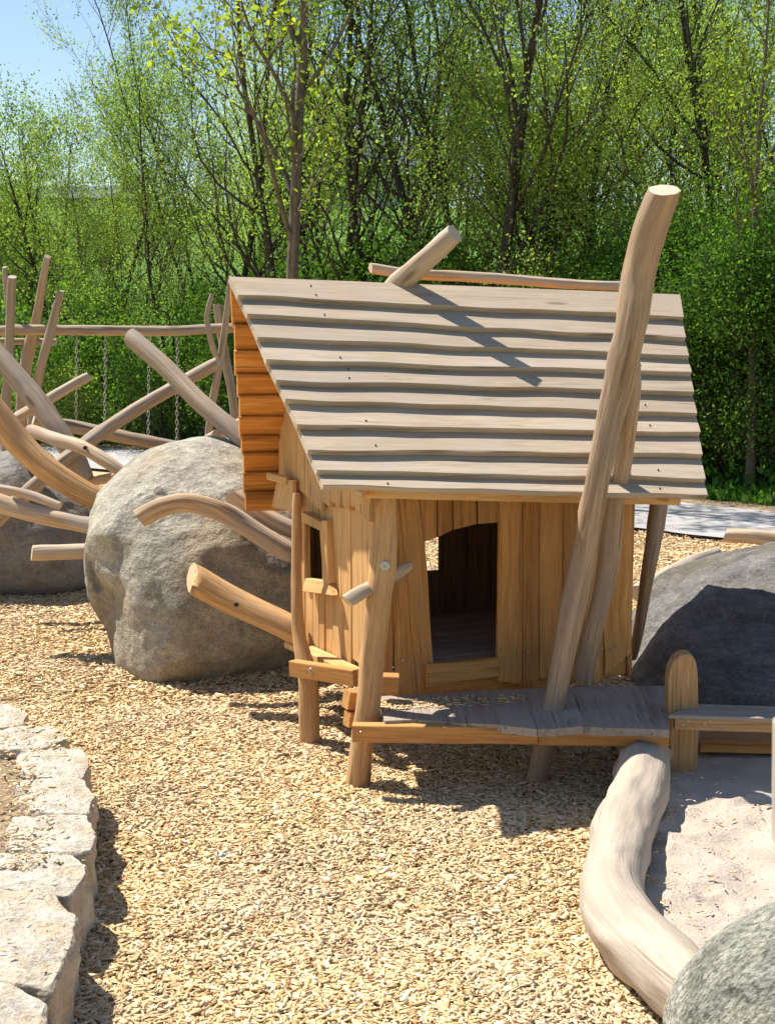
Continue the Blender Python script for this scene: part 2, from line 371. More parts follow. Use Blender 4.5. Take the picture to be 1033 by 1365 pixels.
n1 = b.noise(b.vmul(tc, (10, 10, 16)), 1, 5, 0.65); col = b.ramp(n1, [(0.3, (0.08, 0.063, 0.042)), (0.7, (0.18, 0.15, 0.105))]); M['bark2'] = b.done(col, 0.85, b.bump(n1, 0.4, 0.01))

def leafmat(name, c0, c1, c2, trans=0.45):
    b = NB(name); geo = b.n('ShaderNodeNewGeometry'); isl = geo.outputs['Random Per Island']
    oi = b.n('ShaderNodeObjectInfo').outputs['Random']; tc = b.n('ShaderNodeTexCoord').outputs['Object']
    n1 = b.noise(tc, 1.1, 3)
    f = b.math('ADD', b.math('MULTIPLY', isl, 0.5), b.math('MULTIPLY', n1, 0.55)); f = b.math('ADD', f, b.math('MULTIPLY', b.math('SUBTRACT', oi, 0.5), 0.25))
    col = b.ramp(f, [(0.2, c0), (0.5, c1), (0.85, c2)])
    b.l(col, b.b.inputs['Base Color']); b.b.inputs['Roughness'].default_value = 0.6; b.b.inputs['Specular IOR Level'].default_value = 0.12
    tr = b.n('ShaderNodeBsdfTranslucent'); b.l(b.mix(1.0, col, (1.5, 1.55, 0.75), 'MULTIPLY'), tr.inputs[0])
    mx = b.n('ShaderNodeMixShader'); mx.inputs[0].default_value = trans
    b.l(b.b.outputs[0], mx.inputs[1]); b.l(tr.outputs[0], mx.inputs[2]); b.l(mx.outputs[0], b.out.inputs[0])
    return b.m
M['leaf'] = leafmat('alder_leaf', (0.095, 0.16, 0.034), (0.185, 0.27, 0.058), (0.30, 0.38, 0.10), 0.58)
M['leafy'] = leafmat('willow_leaf', (0.21, 0.29, 0.06), (0.32, 0.41, 0.095), (0.45, 0.52, 0.16), 0.55)
M['leafd'] = leafmat('hedge_leaf', (0.035, 0.085, 0.014), (0.08, 0.175, 0.024), (0.17, 0.30, 0.042), 0.45)
M['leafm'] = leafmat('maple_leaf', (0.15, 0.22, 0.02), (0.24, 0.32, 0.03), (0.37, 0.40, 0.05), 0.5)
M['blade'] = leafmat('grass_blade', (0.05, 0.12, 0.015), (0.10, 0.22, 0.03), (0.20, 0.34, 0.05), 0.4)

def npmesh(name, verts, faces, mat, parent=None, smooth=False):
    """verts (N,3), faces (M,k) all with k corners"""
    me = bpy.data.meshes.new(name); k = faces.shape[1]
    me.vertices.add(len(verts)); me.vertices.foreach_set('co', verts.astype(np.float32).ravel())
    me.loops.add(faces.size); me.loops.foreach_set('vertex_index', faces.astype(np.int32).ravel())
    me.polygons.add(len(faces)); me.polygons.foreach_set('loop_start', np.arange(0, faces.size, k, dtype=np.int32))
    me.update(calc_edges=True); me.validate()
    if smooth: me.polygons.foreach_set('use_smooth', np.ones(len(faces), dtype=bool))
    me.materials.append(mat)
    o = bpy.data.objects.new(name, me); scn.collection.objects.link(o)
    if parent is not None: o.parent = parent; o.matrix_parent_inverse = parent.matrix_basis.inverted()
    return o

# ------------------------------------------------------------------ terrain
def gz(x, y):
    """height of chip bed"""
    return 0.022 * noise.noise(V(x*1.7, y*1.7, 0)) + 0.006 * noise.noise(V(x*5, y*5, 3))
def sheet(name, xs, ys, zf, mat, kind='structure'):
    v = np.array([(x, y, zf(x, y)) for y in ys for x in xs]); nx, ny = len(xs), len(ys)
    f = np.array([(j*nx+i, j*nx+i+1, (j+1)*nx+i+1, (j+1)*nx+i) for j in range(ny-1) for i in range(nx-1)])
    o = npmesh(name, v, f, mat, smooth=True)
    if kind: o['kind'] = kind
    return o
def hill(x, y):
    base = -0.04
    if y > 18:
        t = y - 18
        base += 0.082 * t * min(1, t / 30) if t < 150 else 0.082 * 150 + (t - 150) * 0.02
        base += 1.2 * noise.noise(V(x*0.012, y*0.012, 0)) * min(1, t / 60)
    return base
ys = [-30, -10, 0, 5, 10, 14, 16, 18, 20, 23, 26, 30, 35, 40, 46, 52, 60, 70, 80, 95, 110, 130, 150, 168, 200, 260, 400, 700, 1500]
xs = [-1200, -600, -300, -160, -110, -80, -60, -45, -35, -25, -18, -12, -6, 0, 6, 12, 18, 25, 35, 45, 60, 80, 110, 160, 300, 600, 1200]
sheet('ground', xs, ys, hill, M['grass'])
bed = sheet('chip_bed', list(np.linspace(-9, 9, 120)), list(np.linspace(-1.5, 15.4, 130)), lambda x, y: gz(x, y) - 0.006, M['chipbed'])
# gravel path running behind the playground, nearer on the right
def band(name, L, mat, z, rag=0.0):
    vs_, fs = [], []
    for i, (x, y0, y1) in enumerate(L):
        vs_ += [(x, y0 + rag*noise.noise(V(x*2, 1, 0)), z), (x, y1 + rag*noise.noise(V(x*2, 5, 0)), z)]
        if i: fs.append((2*i-2, 2*i, 2*i+1, 2*i-1))
    o = npmesh(name, np.array(vs_, dtype=float), np.array(fs), mat); o['kind'] = 'structure'; return o
def pathy(x): return 14.3 - 0.72*x + 0.02*x*x
xr = [x * 0.25 for x in range(-60, 37)]
pth = lambda x: (15.0 - 0.83*(x+2) if x > -2 else 15.0 - 0.6*(x+2) if x > -3.5 else 15.9)
band('path', [(x, pth(x) - 1.0, pth(x) + 0.9) for x in xr], M['path'], 0.022, 0.25)
band('verge', [(x, pth(x) + 0.85, pth(x) + 1.7) for x in xr], M['soil'], 0.018, 0.4)

# ------------------------------------------------------------------ wood chips
logc = [G(858, 1030, .12), G(852, 1040, .1), G(835, 1100, .1), G(818, 1160, .1), G(822, 1210, .1), G(855, 1265, .1), G(915, 1318, .1), G(1040, 1420, .1)]
def log_x(y):
    """x of the log centreline at a given y (sand lies to its right)"""
    L = sorted([(p.y, p.x) for p in logc]); 
    if y <= L[0][0]: return L[0][1] + (L[0][0] - y) * 0.6
    if y >= L[-1][0]: return L[-1][1]
    for (y0, x0), (y1, x1) in zip(L, L[1:]):
        if y0 <= y <= y1: return x0 + (x1-x0)*(y-y0)/max(1e-6, y1-y0)
def chips():
    pts = []
    for (y0, y1, dens, sc) in ((2.7, 4.2, 17500, 1.0), (4.2, 6.0, 12500, 1.0), (6.0, 9.0, 5500, 1.1), (9.0, 13.5, 1300, 1.35)):
        xm = 0.35*y1 + 0.3; n = int(dens * 2*xm * (y1-y0))
        x = rng.uniform(-xm, xm, n); y = rng.uniform(y0, y1, n)
        keep = np.abs(x) < 0.33*y + 0.25
        x, y = x[keep], y[keep]
        lx = np.interp(y, sorted([p.y for p in logc]), [q[1] for q in sorted([(p.y, p.x) for p in logc])])
        keep = ~((x > lx + 0.01) & (y < 5.6)); x, y = x[keep], y[keep]
        pts.append(np.stack([x, y, np.full(len(x), sc)], 1))
    # strays on the sand
    n = 420; y = rng.uniform(3.4, 5.2, n); lx = np.interp(y, sorted([p.y for p in logc]), [q[1] for q in sorted([(p.y, p.x) for p in logc])])
    st = np.stack([lx + 0.09 + rng.exponential(0.22, n), y, rng.uniform(.2, .6, n)], 1)
    p = np.concatenate(pts + [st]); n = len(p)
    z = np.array([gz(a, b_) for a, b_ in p[:, :2]]) + rng.uniform(0, 0.009, n)
    z[-len(st):] = 0.072
    # heaps
    return p, z
EXTRA = []      # (x, y, z, scale) chips lying on other things
def build_chips():
    p, z = chips()
    if EXTRA:
        E = np.array(EXTRA); p = np.concatenate([p, E[:, [0, 1, 3]]]); z = np.concatenate([z, E[:, 2]])
    n = len(p)
    L = np.minimum(rng.gamma(3.2, 0.0032, n), 0.022) * p[:, 2] + 0.003; W = L * rng.uniform(0.13, 0.36, n); T = rng.uniform(0.0009, 0.0026, n) * p[:, 2]
    yaw = rng.uniform(0, 2*np.pi, n); pit = rng.normal(0, 0.15, n); rol = rng.normal(0, 0.25, n)
    flat = np.ones(n, bool); flat[:] = False
    if EXTRA: pit[-len(EXTRA):] *= 0.15; rol[-len(EXTRA):] *= 0.2
    cs = np.array([(-1, -1, -1), (1, -1, -1), (1, 1, -1), (-1, 1, -1), (-1, -1, 1), (1, -1, 1), (1, 1, 1), (-1, 1, 1)], float)
    v = np.repeat(cs[None], n, 0)
    jit = 1 + rng.uniform(-0.4, 0.12, (n, 8, 3)); v = v * jit
    v[:, :, 0] *= L[:, None]; v[:, :, 1] *= W[:, None]; v[:, :, 2] *= T[:, None]
    bendc = rng.normal(0, 0.15, n); v[:, :, 1] += bendc[:, None] * (v[:, :, 0]**2) / L[:, None]
    cr, sr = np.cos(rol)[:, None], np.sin(rol)[:, None]; y_ = v[:, :, 1]*cr - v[:, :, 2]*sr; z_ = v[:, :, 1]*sr + v[:, :, 2]*cr
    cpi, spi = np.cos(pit)[:, None], np.sin(pit)[:, None]; x_ = v[:, :, 0]*cpi - z_*spi; z2 = v[:, :, 0]*spi + z_*cpi
    cy, sy = np.cos(yaw)[:, None], np.sin(yaw)[:, None]
    out = np.stack([x_*cy - y_*sy + p[:, 0][:, None], x_*sy + y_*cy + p[:, 1][:, None], z2 + z[:, None]], 2).reshape(-1, 3)
    fq = np.array([(0, 3, 2, 1), (4, 5, 6, 7), (0, 1, 5, 4), (1, 2, 6, 5), (2, 3, 7, 6), (3, 0, 4, 7)])
    f = (fq[None] + (np.arange(n)*8)[:, None, None]).reshape(-1, 4)
    o = npmesh('wood_chips', out, f, M['chip']); tag(o, 'loose pale wood chips covering the playground floor', 'wood chips', kind='stuff')

# ------------------------------------------------------------------ boulders
def boulder(name, outline, Y, D, mat, label, sub=6, amp=0.03, boxy=0.85, cat='boulder', shift=0.0, seed=0, facets=(), grooves=()):
    """outline in photo pixels at depth Y, real thickness 2*D"""
    pts = [P(x, y, Y) for x, y in outline]; c = sum(pts, V(0, 0, 0)) / len(pts)
    pol = polar([(p.x-c.x, p.z-c.z) for p in pts], 0.22)
    import bmesh
    bm = bmesh.new(); bmesh.ops.create_icosphere(bm, subdivisions=sub, radius=1)
    for v in bm.verts:
        x, y, z = v.co; rho = math.hypot(x, z); th = math.atan2(z, x)
        r = pol(th)
        q = rho ** boxy
        p = V(math.cos(th)*r*q, D * (abs(y)**boxy) * (1 if y > 0 else -1) + shift*q*math.sin(th), math.sin(th)*r*q)
        for (fn, fd) in facets:
            fn = Vector(fn).normalized(); d = p.dot(fn) - fd
            if d > 0: p -= fn * d * 0.8
        if y < 0.2:
            for (g0, g1, gw, gd) in grooves:
                A_, B_ = P(g0[0], g0[1], Y) - c, P(g1[0], g1[1], Y) - c; ab = V(B_.x-A_.x, 0, B_.z-A_.z); ap = V(p.x-A_.x, 0, p.z-A_.z)
                t_ = max(0, min(1, ap.dot(ab)/ab.dot(ab))); dd = (ap - ab*t_).length + 0.02*noise.noise(p*6)
                p.y += gd * math.exp(-(dd/gw)**2)
        s = V(p.x+seed, p.y, p.z)
        nn = (noise.noise(s*2.0) * 1.2 + noise.noise(s*4.5) * 0.6 + (0.5 - abs(noise.noise(s*9))) * 0.25 + noise.noise(s*22) * 0.12)
        edge = 0.35 + 0.65 * min(1, abs(y)*1.6)
        p += v.co * amp * nn * edge
        v.co = p
    me = bpy.data.meshes.new(name); bm.to_mesh(me); bm.free()
    me.polygons.foreach_set('use_smooth', np.ones(len(me.polygons), dtype=bool)); me.materials.append(mat)
    o = bpy.data.objects.new(name, me); o.location = c; scn.collection.objects.link(o)
    tag(o, label, cat); return o

boulder('boulder', [(117, 735), (122, 690), (140, 645), (170, 612), (215, 597), (260, 594), (320, 606), (390, 640), (430, 700), (445, 780), (430, 850), (390, 885), (320, 897), (250, 900), (200, 890), (172, 872), (150, 830), (128, 785)],
        7.0, 0.62, M['rock'], 'big rounded grey boulder left of the playhouse with logs lying on it', amp=0.06, boxy=0.72, seed=3, shift=0.36, facets=(((-0.9, -1, -0.1), 0.50), ((0.1, -0.8, 0.9), 0.50), ((0.5, -1, -0.3), 0.62), ((-0.5, -0.3, 0.9), 0.50)), grooves=(((165, 780), (150, 850), .09, .12), ((240, 872), (275, 874), .022, .05), ((300, 720), (380, 760), .04, .03), ((200, 640), (235, 655), .02, .03), ((135, 735), (145, 770), .02, .04)))
boulder('boulder', [(-180, 620), (-60, 600), (0, 602), (40, 598), (75, 630), (105, 655), (140, 690), (150, 750), (140, 788), (60, 797), (-60, 802), (-200, 780)],
        8.8, 0.6, M['rockdark'], 'darker boulder behind the climbing logs at the left edge', amp=0.05, seed=11)
boulder('boulder', [(792, 975), (808, 930), (840, 888), (872, 850), (910, 822), (965, 790), (1033, 768), (1140, 752), (1290, 790), (1350, 900), (1220, 1010), (950, 1020), (830, 1000)],
        6.6, 0.95, M['rockblue'], 'broad grey boulder half in shade right of the playhouse, behind the bench', amp=0.07, boxy=0.75, seed=23, shift=0.5, facets=(((-0.2, -0.45, 0.9), 0.52), ((-0.2, -1, 0.2), 0.80)), grooves=(((860, 800), (905, 812), .02, .04), ((990, 850), (1040, 835), .025, .05)))
boulder('boulder', [(888, 1395), (905, 1350), (938, 1308), (980, 1270), (1040, 1236), (1115, 1212), (1200, 1240), (1270, 1370), (1240, 1500), (1100, 1560), (950, 1550), (895, 1470)],
        2.98, 0.28, M['rockspk'], 'speckled grey-green boulder at the end of the curved log in the foreground', amp=0.02, boxy=0.85, seed=31)

# stones of the low wall at the left
def slab(outline, ztop, label, seed):
    pts = [G(x, y, ztop) for x, y in outline]; c = sum(pts, V(0, 0, 0)) / len(pts)
    pol = polar([(p.x-c.x, p.y-c.y) for p in pts], 0.06)
    import bmesh
    bm = bmesh.new(); bmesh.ops.create_icosphere(bm, subdivisions=6, radius=1)
    hz = ztop/2 + 0.05
    for v in bm.verts:
        x, y, z = v.co; rho = math.hypot(x, y); th = math.atan2(y, x)
        r = pol(th); q = 1.015 * min(1, rho*1.12) ** 0.4
        zz = (1 if z > 0 else -1) * min(1, abs(z)*1.7) ** 0.35 * hz
        p = V(math.cos(th)*r*q, math.sin(th)*r*q, zz); s = V(p.x+seed*3.1+c.x, p.y+c.y, p.z*2)
        nn = noise.noise(s*7)*1.0 + noise.noise(s*18)*0.55 + noise.noise(s*45)*0.25 + (0.4-abs(noise.noise(s*11)))*0.5
        p += V(v.co.x, v.co.y, v.co.z*0.7) * 0.017 * nn
        v.co = p
    me = bpy.data.meshes.new('wall_stone'); bm.to_mesh(me); bm.free()
    me.polygons.foreach_set('use_smooth', np.ones(len(me.polygons), dtype=bool)); me.materials.append(M['lime'])
    o = bpy.data.objects.new('wall_stone', me); o.location = (c.x, c.y, ztop - hz); scn.collection.objects.link(o)
    tag(o, label, 'stone', 'stones of the low retaining wall')
ZT = 0.20
slab([(-60, 935), (10, 938), (38, 952), (30, 968), (-60, 975)], ZT, 'farthest pale wall stone, small, at the left edge', 1)
slab([(-20, 985), (20, 968), (70, 968), (92, 984), (60, 997), (0, 1000)], ZT, 'low pale wall stone second farthest along the wall', 2)
slab([(25, 1002), (70, 994), (110, 1000), (120, 1022), (110, 1038), (55, 1036), (28, 1030)], ZT, 'square pale wall stone just past the soil patch', 3)
slab([(20, 1042), (60, 1038), (112, 1040), (127, 1060), (118, 1085), (80, 1084), (40, 1080)], ZT, 'pale wall stone strewn with chips beside the soil patch', 4)
slab([(20, 1092), (70, 1084), (116, 1086), (128, 1108), (120, 1135), (75, 1136), (10, 1130)], ZT, 'bright white wall stone with a chip-filled hollow on its near side', 5)
slab([(-60, 1142), (30, 1136), (100, 1139), (120, 1150), (110, 1175), (92, 1196), (40, 1188), (-60, 1176)], ZT, 'pale wall stone with a steep shaded corner, third nearest', 6)
slab([(-120, 1182), (0, 1180), (75, 1196), (102, 1220), (96, 1262), (70, 1318), (20, 1312), (-120, 1290)], ZT, 'largest flat pale wall stone, second nearest the camera', 7)
slab([(-120, 1300), (0, 1310), (45, 1326), (64, 1335), (50, 1400), (30, 1450), (-120, 1450)], ZT, 'nearest wall stone in the bottom left corner', 8)
sl = [G(-200, 960, .17), G(20, 960, .17), G(60, 1000, .17), G(75, 1060, .17), G(70, 1120, .17), G(40, 1180, .17), G(20, 1300, .17), G(-20, 1450, .17), G(-300, 1450, .17)]
n0 = len(sl); vv = []; ff = []
cc_ = sum(sl, V(0, 0, 0)) / n0; NR = 10
for j in range(NR+1):
    for i in range(n0*6):
        a = i/6; p = sl[int(a) % n0].lerp(sl[(int(a)+1) % n0], a - int(a)); p = cc_.lerp(p, j/NR)
        vv.append((p.x, p.y, 0.17 + 0.03*noise.noise(V(p.x*8, p.y*8, 0)) - (0.1 if j == NR else 0)))
mm = n0*6
for j in range(NR):
    for i in range(mm): ff.append((j*mm+i, j*mm+(i+1) % mm, (j+1)*mm+(i+1) % mm, (j+1)*mm+i))
o = npmesh('soil_bank', np.array(vv), np.array(ff), M['soil'], smooth=True); o['kind'] = 'structure'
for _ in range(900):
    q = G(random.gauss(30, 28), random.uniform(965, 1160), ZT); EXTRA.append((q.x, q.y, ZT + random.uniform(-0.005, 0.012), random.uniform(.3, .8)))
for _ in range(50):
    q = G(random.uniform(0, 90), random.uniform(1160, 1300), ZT); EXTRA.append((q.x, q.y, ZT + 0.014, random.uniform(.15, .4)))

# ------------------------------------------------------------------ sand pit
FOOT = [(random.uniform(.7, 1.9), random.uniform(3.5, 4.9), random.uniform(0, 3.1)) for _ in range(16)]
def sz(x, y):
    f_ = 0
    for (a, b_, t) in FOOT:
        u = (x-a)*math.cos(t) + (y-b_)*math.sin(t); v_ = -(x-a)*math.sin(t) + (y-b_)*math.cos(t); d = math.hypot(u/0.10, v_/0.045)
        f_ += -0.014*math.exp(-d**4) + 0.007*math.exp(-((d-1.25)/0.3)**2)
    return f_ + 0.058 + 0.02*noise.noise(V(x*4, y*4, 5)) + 0.010*noise.noise(V(x*11, y*11, 2)) - 0.012*max(0, noise.noise(V(x*7, y*7, 8)))*2
nx, ny = 150, 190; vv = []
for j in range(ny):
    y = 2.9 + (5.75-2.9)*j/(ny-1); x0 = log_x(min(y, 5.3))
    for i in range(nx):
        x = x0 + (2.6 - x0)*i/(nx-1); vv.append((x, y, sz(x, y) - (0.08 if i == 0 else 0)))
ff = [(j*nx+i, j*nx+i+1, (j+1)*nx+i+1, (j+1)*nx+i) for j in range(ny-1) for i in range(nx-1)]
o = npmesh('sand', np.array(vv), np.array(ff), M['sand'], smooth=True); o['kind'] = 'structure'

mb = MB()
lp = [(868, 1002, 66, 5.3), (857, 1035, 74, 5.02)]
pts = []; rad = []
for (px, py, wpx) in [(862, 1003, 66), (855, 1040, 74), (842, 1085, 76), (822, 1140, 80), (814, 1185, 86), (826, 1228, 92), (860, 1270, 98), (905, 1308, 100), (960, 1345, 96)]:
    q = G(px, py, 0.11); pts.append(q); rad.append(m_of(wpx, q)/2)
tube(mb, pts, rad, seg=40, step=0.03, rough=0.09, seed=5)
tag(mb.build('log', M['palelog']), 'thick pale curved log bordering the sand pit', 'log')

# ------------------------------------------------------------------ playhouse
H = empty('playhouse', (0.45, 5.6, 0), 'crooked wooden playhouse with plank roof and a tall forked pole', 'playhouse')
CL = V(-0.047, 5.25, 0); CR = V(1.01, 5.72, 0); CB = V(-0.387, 6.0, 0)       # front-left, front-right, back-left corners
BR = CR + (CB - CL)
nF = (CR - CL).cross(V(0, 0, 1)).normalized(); nF = nF if nF.y < 0 else -nF
nL = (CB - CL).cross(V(0, 0, 1)).normalized(); nL = nL if nL.x < 0 else -nL
def Wf(px, py, off=0.0): return IP(px, py, CL + nF*off, nF)
def Wl(px, py, off=0.0): return IP(px, py, CL + nL*off, nL)
RL = P(306, 368, 5.65); EL = P(431, 647, 4.87); ER = P(943, 660, 5.33)
nN = (ER - EL).cross(RL - EL).normalized(); nN = nN if nN.z > 0 else -nN
def Wn(px, py, off=0.0): return IP(px, py, RL + nN*off, nN)
RR = Wn(906, 392)
rowsL = [(306, 368), (318, 394), (331, 420), (344, 450), (356, 480), (369, 507), (381, 532), (397, 566), (411, 600), (423, 627), (431, 647)]
rowsR = [(906, 392), (911, 422), (914, 450), (918, 474), (922, 496), (925, 523), (929, 551), (934, 577), (936, 605), (940, 638), (943, 660)]
mb = MB(); nails = []
for i in range(10):
    a0, a1 = Wn(*rowsL[i]), Wn(*rowsR[i]); b0, b1 = Wn(*rowsL[i+1], off=0.032), Wn(*rowsR[i+1], off=0.032)
    up0 = (a0 - b0).normalized(); ex = 0.03 if i else 0.0
    plank(mb, a0 + up0*ex, a1 + up0*ex, b0, b1, nN, 0.027, amp=0.004 if i else 0.001, ampb=0.007, seg=60, freq=3.2, ch=0.14)
    for (fx, fy) in ((0.16, 0.35), (0.16, 0.8), (0.87, 0.7)):
        if (i*7 + int(fx*10)) % 3 == 0 or (fy == 0.35 and i % 4): continue
        q = a0.lerp(a1, fx + random.uniform(-.02, .02)).lerp(b0.lerp(b1, fx), fy); nails.append(q + nN*0.003)
roofN = mb.build('roof_slope', M['roof'], H)
def discs(name, mat, parent, spots, n, r_, h_):
    for q in spots:
        m_ = MB(); disc(m_, q, n, r_, h_, 8); m_.build(name, mat, parent)
discs('nail', M['dsteel'], roofN, nails, nN, 0.0035, 0.002)
# battens below the near slope
mb = MB()
for t in (0.13, 0.5, 0.9):
    a = RL.lerp(RR, t) - nN*0.045 + (EL-RL)*0.07; b_ = EL.lerp(ER, t) - nN*0.045 + (RL-EL).normalized()*0.03
    beam(mb, a, b_, 0.05, 0.05, up=nN); mb.build('rafter', M['board'], H); mb = MB()
# far slope
FEL = P(328, 679, 6.3); far_r = RR + (FEL - RL) + V(0.08, 0.02, 0.0)
nB = (far_r - FEL).cross(RL - FEL).normalized(); nB = nB if nB.y > 0 else -nB
mb2 = MB(); ysL = [368, 427, 459, 489, 517, 545, 572, 596, 624, 653, 679]
fr = [(y - 368) / (679 - 368) for y in ysL]
for i in range(10):
    t0, t1 = fr[i], fr[i+1]
    w0 = V(0.004*math.sin(i*2.1), 0, -0.012)
    a0, a1 = RL.lerp(FEL, t0) + w0, RR.lerp(far_r, t0); b0, b1 = RL.lerp(FEL, t1) + nB*0.024 + w0, RR.lerp(far_r, t1) + nB*0.024
    u = (a0-b0).normalized()*(0.03 if i else -0.015)
    plank(mb2, a0+u, a1+u, b0, b1, nB, 0.026, amp=0.004, seg=40, ch=0.32)
mb2.build('roof_slope', M['soffit'], H)
for t in (0.16, 0.9):
    a = RL.lerp(RR, t) - nB*0.05 + (FEL-RL)*0.08; b_ = FEL.lerp(far_r, t) - nB*0.05 + (RL-FEL).normalized()*0.05
    beam(mb, a, b_, 0.05, 0.05, up=nB); mb.build('rafter', M['board'], H); mb = MB()
# purlin ends below the eave
mb = MB()
for (px, l) in ((478, 0.12), (888, 0.08)):
    q = IP(px, 664, EL - V(0, 0, .04), nF); 
wp = (CR-CL).normalized()
ea = EL.lerp(ER, 0.10) + V(0, 0.10, -0.03); eb = EL.lerp(ER, 0.93) + V(0, 0.10, -0.03)
beam(mb, ea, eb, 0.05, 0.045)
mb.build('eave_purlin', M['sidebd'], H)

def board_px(mb, tl, tr, bl, br, W, n, th=0.02, off=0.0, amp=0.002):
    plank(mb, W(*tl, off), W(*bl, off), W(*tr, off), W(*br, off), n, th, amp=amp, freq=6, ch=0.1)
# front wall (boards run vertically)
mb = MB(); W = Wf; n = nF
T_ = 640
board_px(mb, (512, T_), (529, T_), (508, 905), (523, 908), W, n, off=-0.004)
board_px(mb, (522, T_), (541, T_), (528, 928), (556, 929), W, n, off=0.002)
board_px(mb, (530, T_), (562, T_), (557.5, 926), (579, 914), W, n, off=0.010)
for (x0, x1, y0, y1) in ((561, 582, 723, 717), (583, 603, 716, 706.5), (604, 635, 706, 698.5), (636, 667, 698.5, 696)):
    board_px(mb, (x0, T_), (x1, T_), (x0+1, y0), (x1, y1), W, n, off=random.uniform(-.003, .003), amp=0.0008)
board_px(mb, (667, T_), (697, T_), (663, 907), (696, 913), W, n, off=0.004)
board_px(mb, (697.5, T_), (719, T_), (697, 917), (718, 918), W, n, off=0.012)
board_px(mb, (719.5, T_), (750, T_), (719, 904), (750, 906), W, n, off=0.002)
board_px(mb, (750.5, T_), (779, T_), (750.5, 905), (777, 908), W, n, off=0.006)
board_px(mb, (779.5, T_), (806, T_), (778, 908), (804, 906), W, n, off=0.000)
board_px(mb, (806.5, T_), (843, T_), (805, 902), (842, 868), W, n, off=0.008, amp=0.006)
fw = mb.build('front_wall', M['board'], H)
sc_ = []
for (x, y) in ((669, 866), (690, 866), (702, 869), (536, 880), (548, 876), (567, 884), (815, 866), (822, 862), (801, 864), (556, 884)):
    sc_.append(Wf(x, y, 0.014))
discs('screw', M['steel'], fw, sc_, nF, 0.0045, 0.003)
# door sill
mb = MB(); plank(mb, Wf(570, 886, 0.03), Wf(664, 878, 0.03), Wf(570, 917, 0.03), Wf(664, 904, 0.03), nF, 0.05, amp=0.002)
mb.build('door_sill', M['board'], H)
# base beam under the front wall
mb = MB(); plank(mb, Wf(508, 905, -0.03), Wf(842, 862, -0.03), Wf(508, 948, -0.03), Wf(842, 900, -0.03), nF, 0.05, amp=0.003); mb.build('base_beam', M['board'], H)
# side wall (left)
mb = MB(); W = Wl; n = nL
def rail_y(px): return 853 + (px - 395) * 40/83 + 3
wb = [(396, 401), (401.5, 405.5), (433, 443), (443.5, 454), (454.5, 467)]
for (x0, x1) in wb:
    board_px(mb, (x0, 640), (x1, 640), (x0, rail_y(x0)), (x1+1, rail_y(x1)), W, n, off=random.uniform(-.004, .004), amp=0.0015)
for (x0, x1) in ((406, 416.5), (417, 424.5), (425, 432.5)):
    board_px(mb, (x0, 640), (x1, 640), (x0, 690 + (x0-409)*0.5), (x1, 690 + (x1-409)*0.5), W, n, off=random.uniform(-.003, .003), amp=0.001)
    board_px(mb, (x0, 786), (x1, 788), (x0, rail_y(x0)), (x1, rail_y(x1)), W, n, off=random.uniform(-.003, .003), amp=0.001)
board_px(mb, (467.5, 640), (499, 655), (470, 878), (492, 895), W, n, off=0.012, amp=0.004)
swl = mb.build('side_wall', M['sidebd'], H)
mb = MB()
board_px(mb, (402, 682), (429, 697), (402, 695), (428, 708), W, n, th=0.03, off=0.036, amp=0.001)
plank(mb, Wl(425, 695, .034), Wl(430, 778, .034), Wl(434, 694, .034), Wl(438, 778, .034), nL, 0.034, amp=0.003, freq=10)
plank(mb, Wl(401, 690, .022), Wl(402, 776, .022), Wl(405, 692, .022), Wl(406, 776, .022), nL, 0.03, amp=0.001)
plank(mb, Wl(407, 771, .030), Wl(437, 775, .030), Wl(403, 789, .048), Wl(441, 794, .048), nL, 0.030, amp=0.001)
mb.build('window_frame', M['sidebd'], swl)
# gable boards above the side wall
def roofz(p, off=0.03):
    z1 = RL.z - ((p.x-RL.x)*nN.x + (p.y-RL.y)*nN.y)/nN.z; z2 = RL.z - ((p.x-RL.x)*nB.x + (p.y-RL.y)*nB.y)/nB.z
    return min(z1, z2) - off
mb = MB(); bx = [372, 380.5, 388, 397, 407, 417, 428, 440, 453, 466, 480, 492]
dirL = (CB - CL).normalized()
for i in range(len(bx)-1):
    off = 0.03 + random.uniform(-.003, .003)
    p0, p1 = Wl(bx[i], 650, off), Wl(bx[i+1]-0.5, 650, off)
    zb = P(400, 652, 5.9).z + random.uniform(-.015, .02) - (0.05 if i in (1, 5) else 0)
    t0, t1 = roofz(p0), roofz(p1)
    if min(t0, t1) < zb + 0.03: continue
    plank(mb, V(p0.x, p0.y, t0), V(p0.x, p0.y, zb), V(p1.x, p1.y, t1), V(p1.x, p1.y, zb - 0.02), nL, 0.02, amp=0.001)
mb.build('gable', M['sidebd'], H)
# small bracket boards at the far eave
mb = MB()
q0, q1 = Wl(366, 650, 0.05), Wl(388, 650, 0.05)
plank(mb, Wl(369, 640, .06), Wl(362, 676, .06), Wl(390, 640, .06), Wl(391, 681, .06), nL, 0.02)
beam(mb, Wl(358, 634, 0.10), Wl(384, 641, 0.06), 0.02, 0.03)
mb.build('bracket', M['sidebd'], H)
mb = MB(); beam(mb, P(488, 664, 5.02), P(478, 661, 5.22), 0.03, 0.045); mb.build('bracket', M['sidebd'], H)
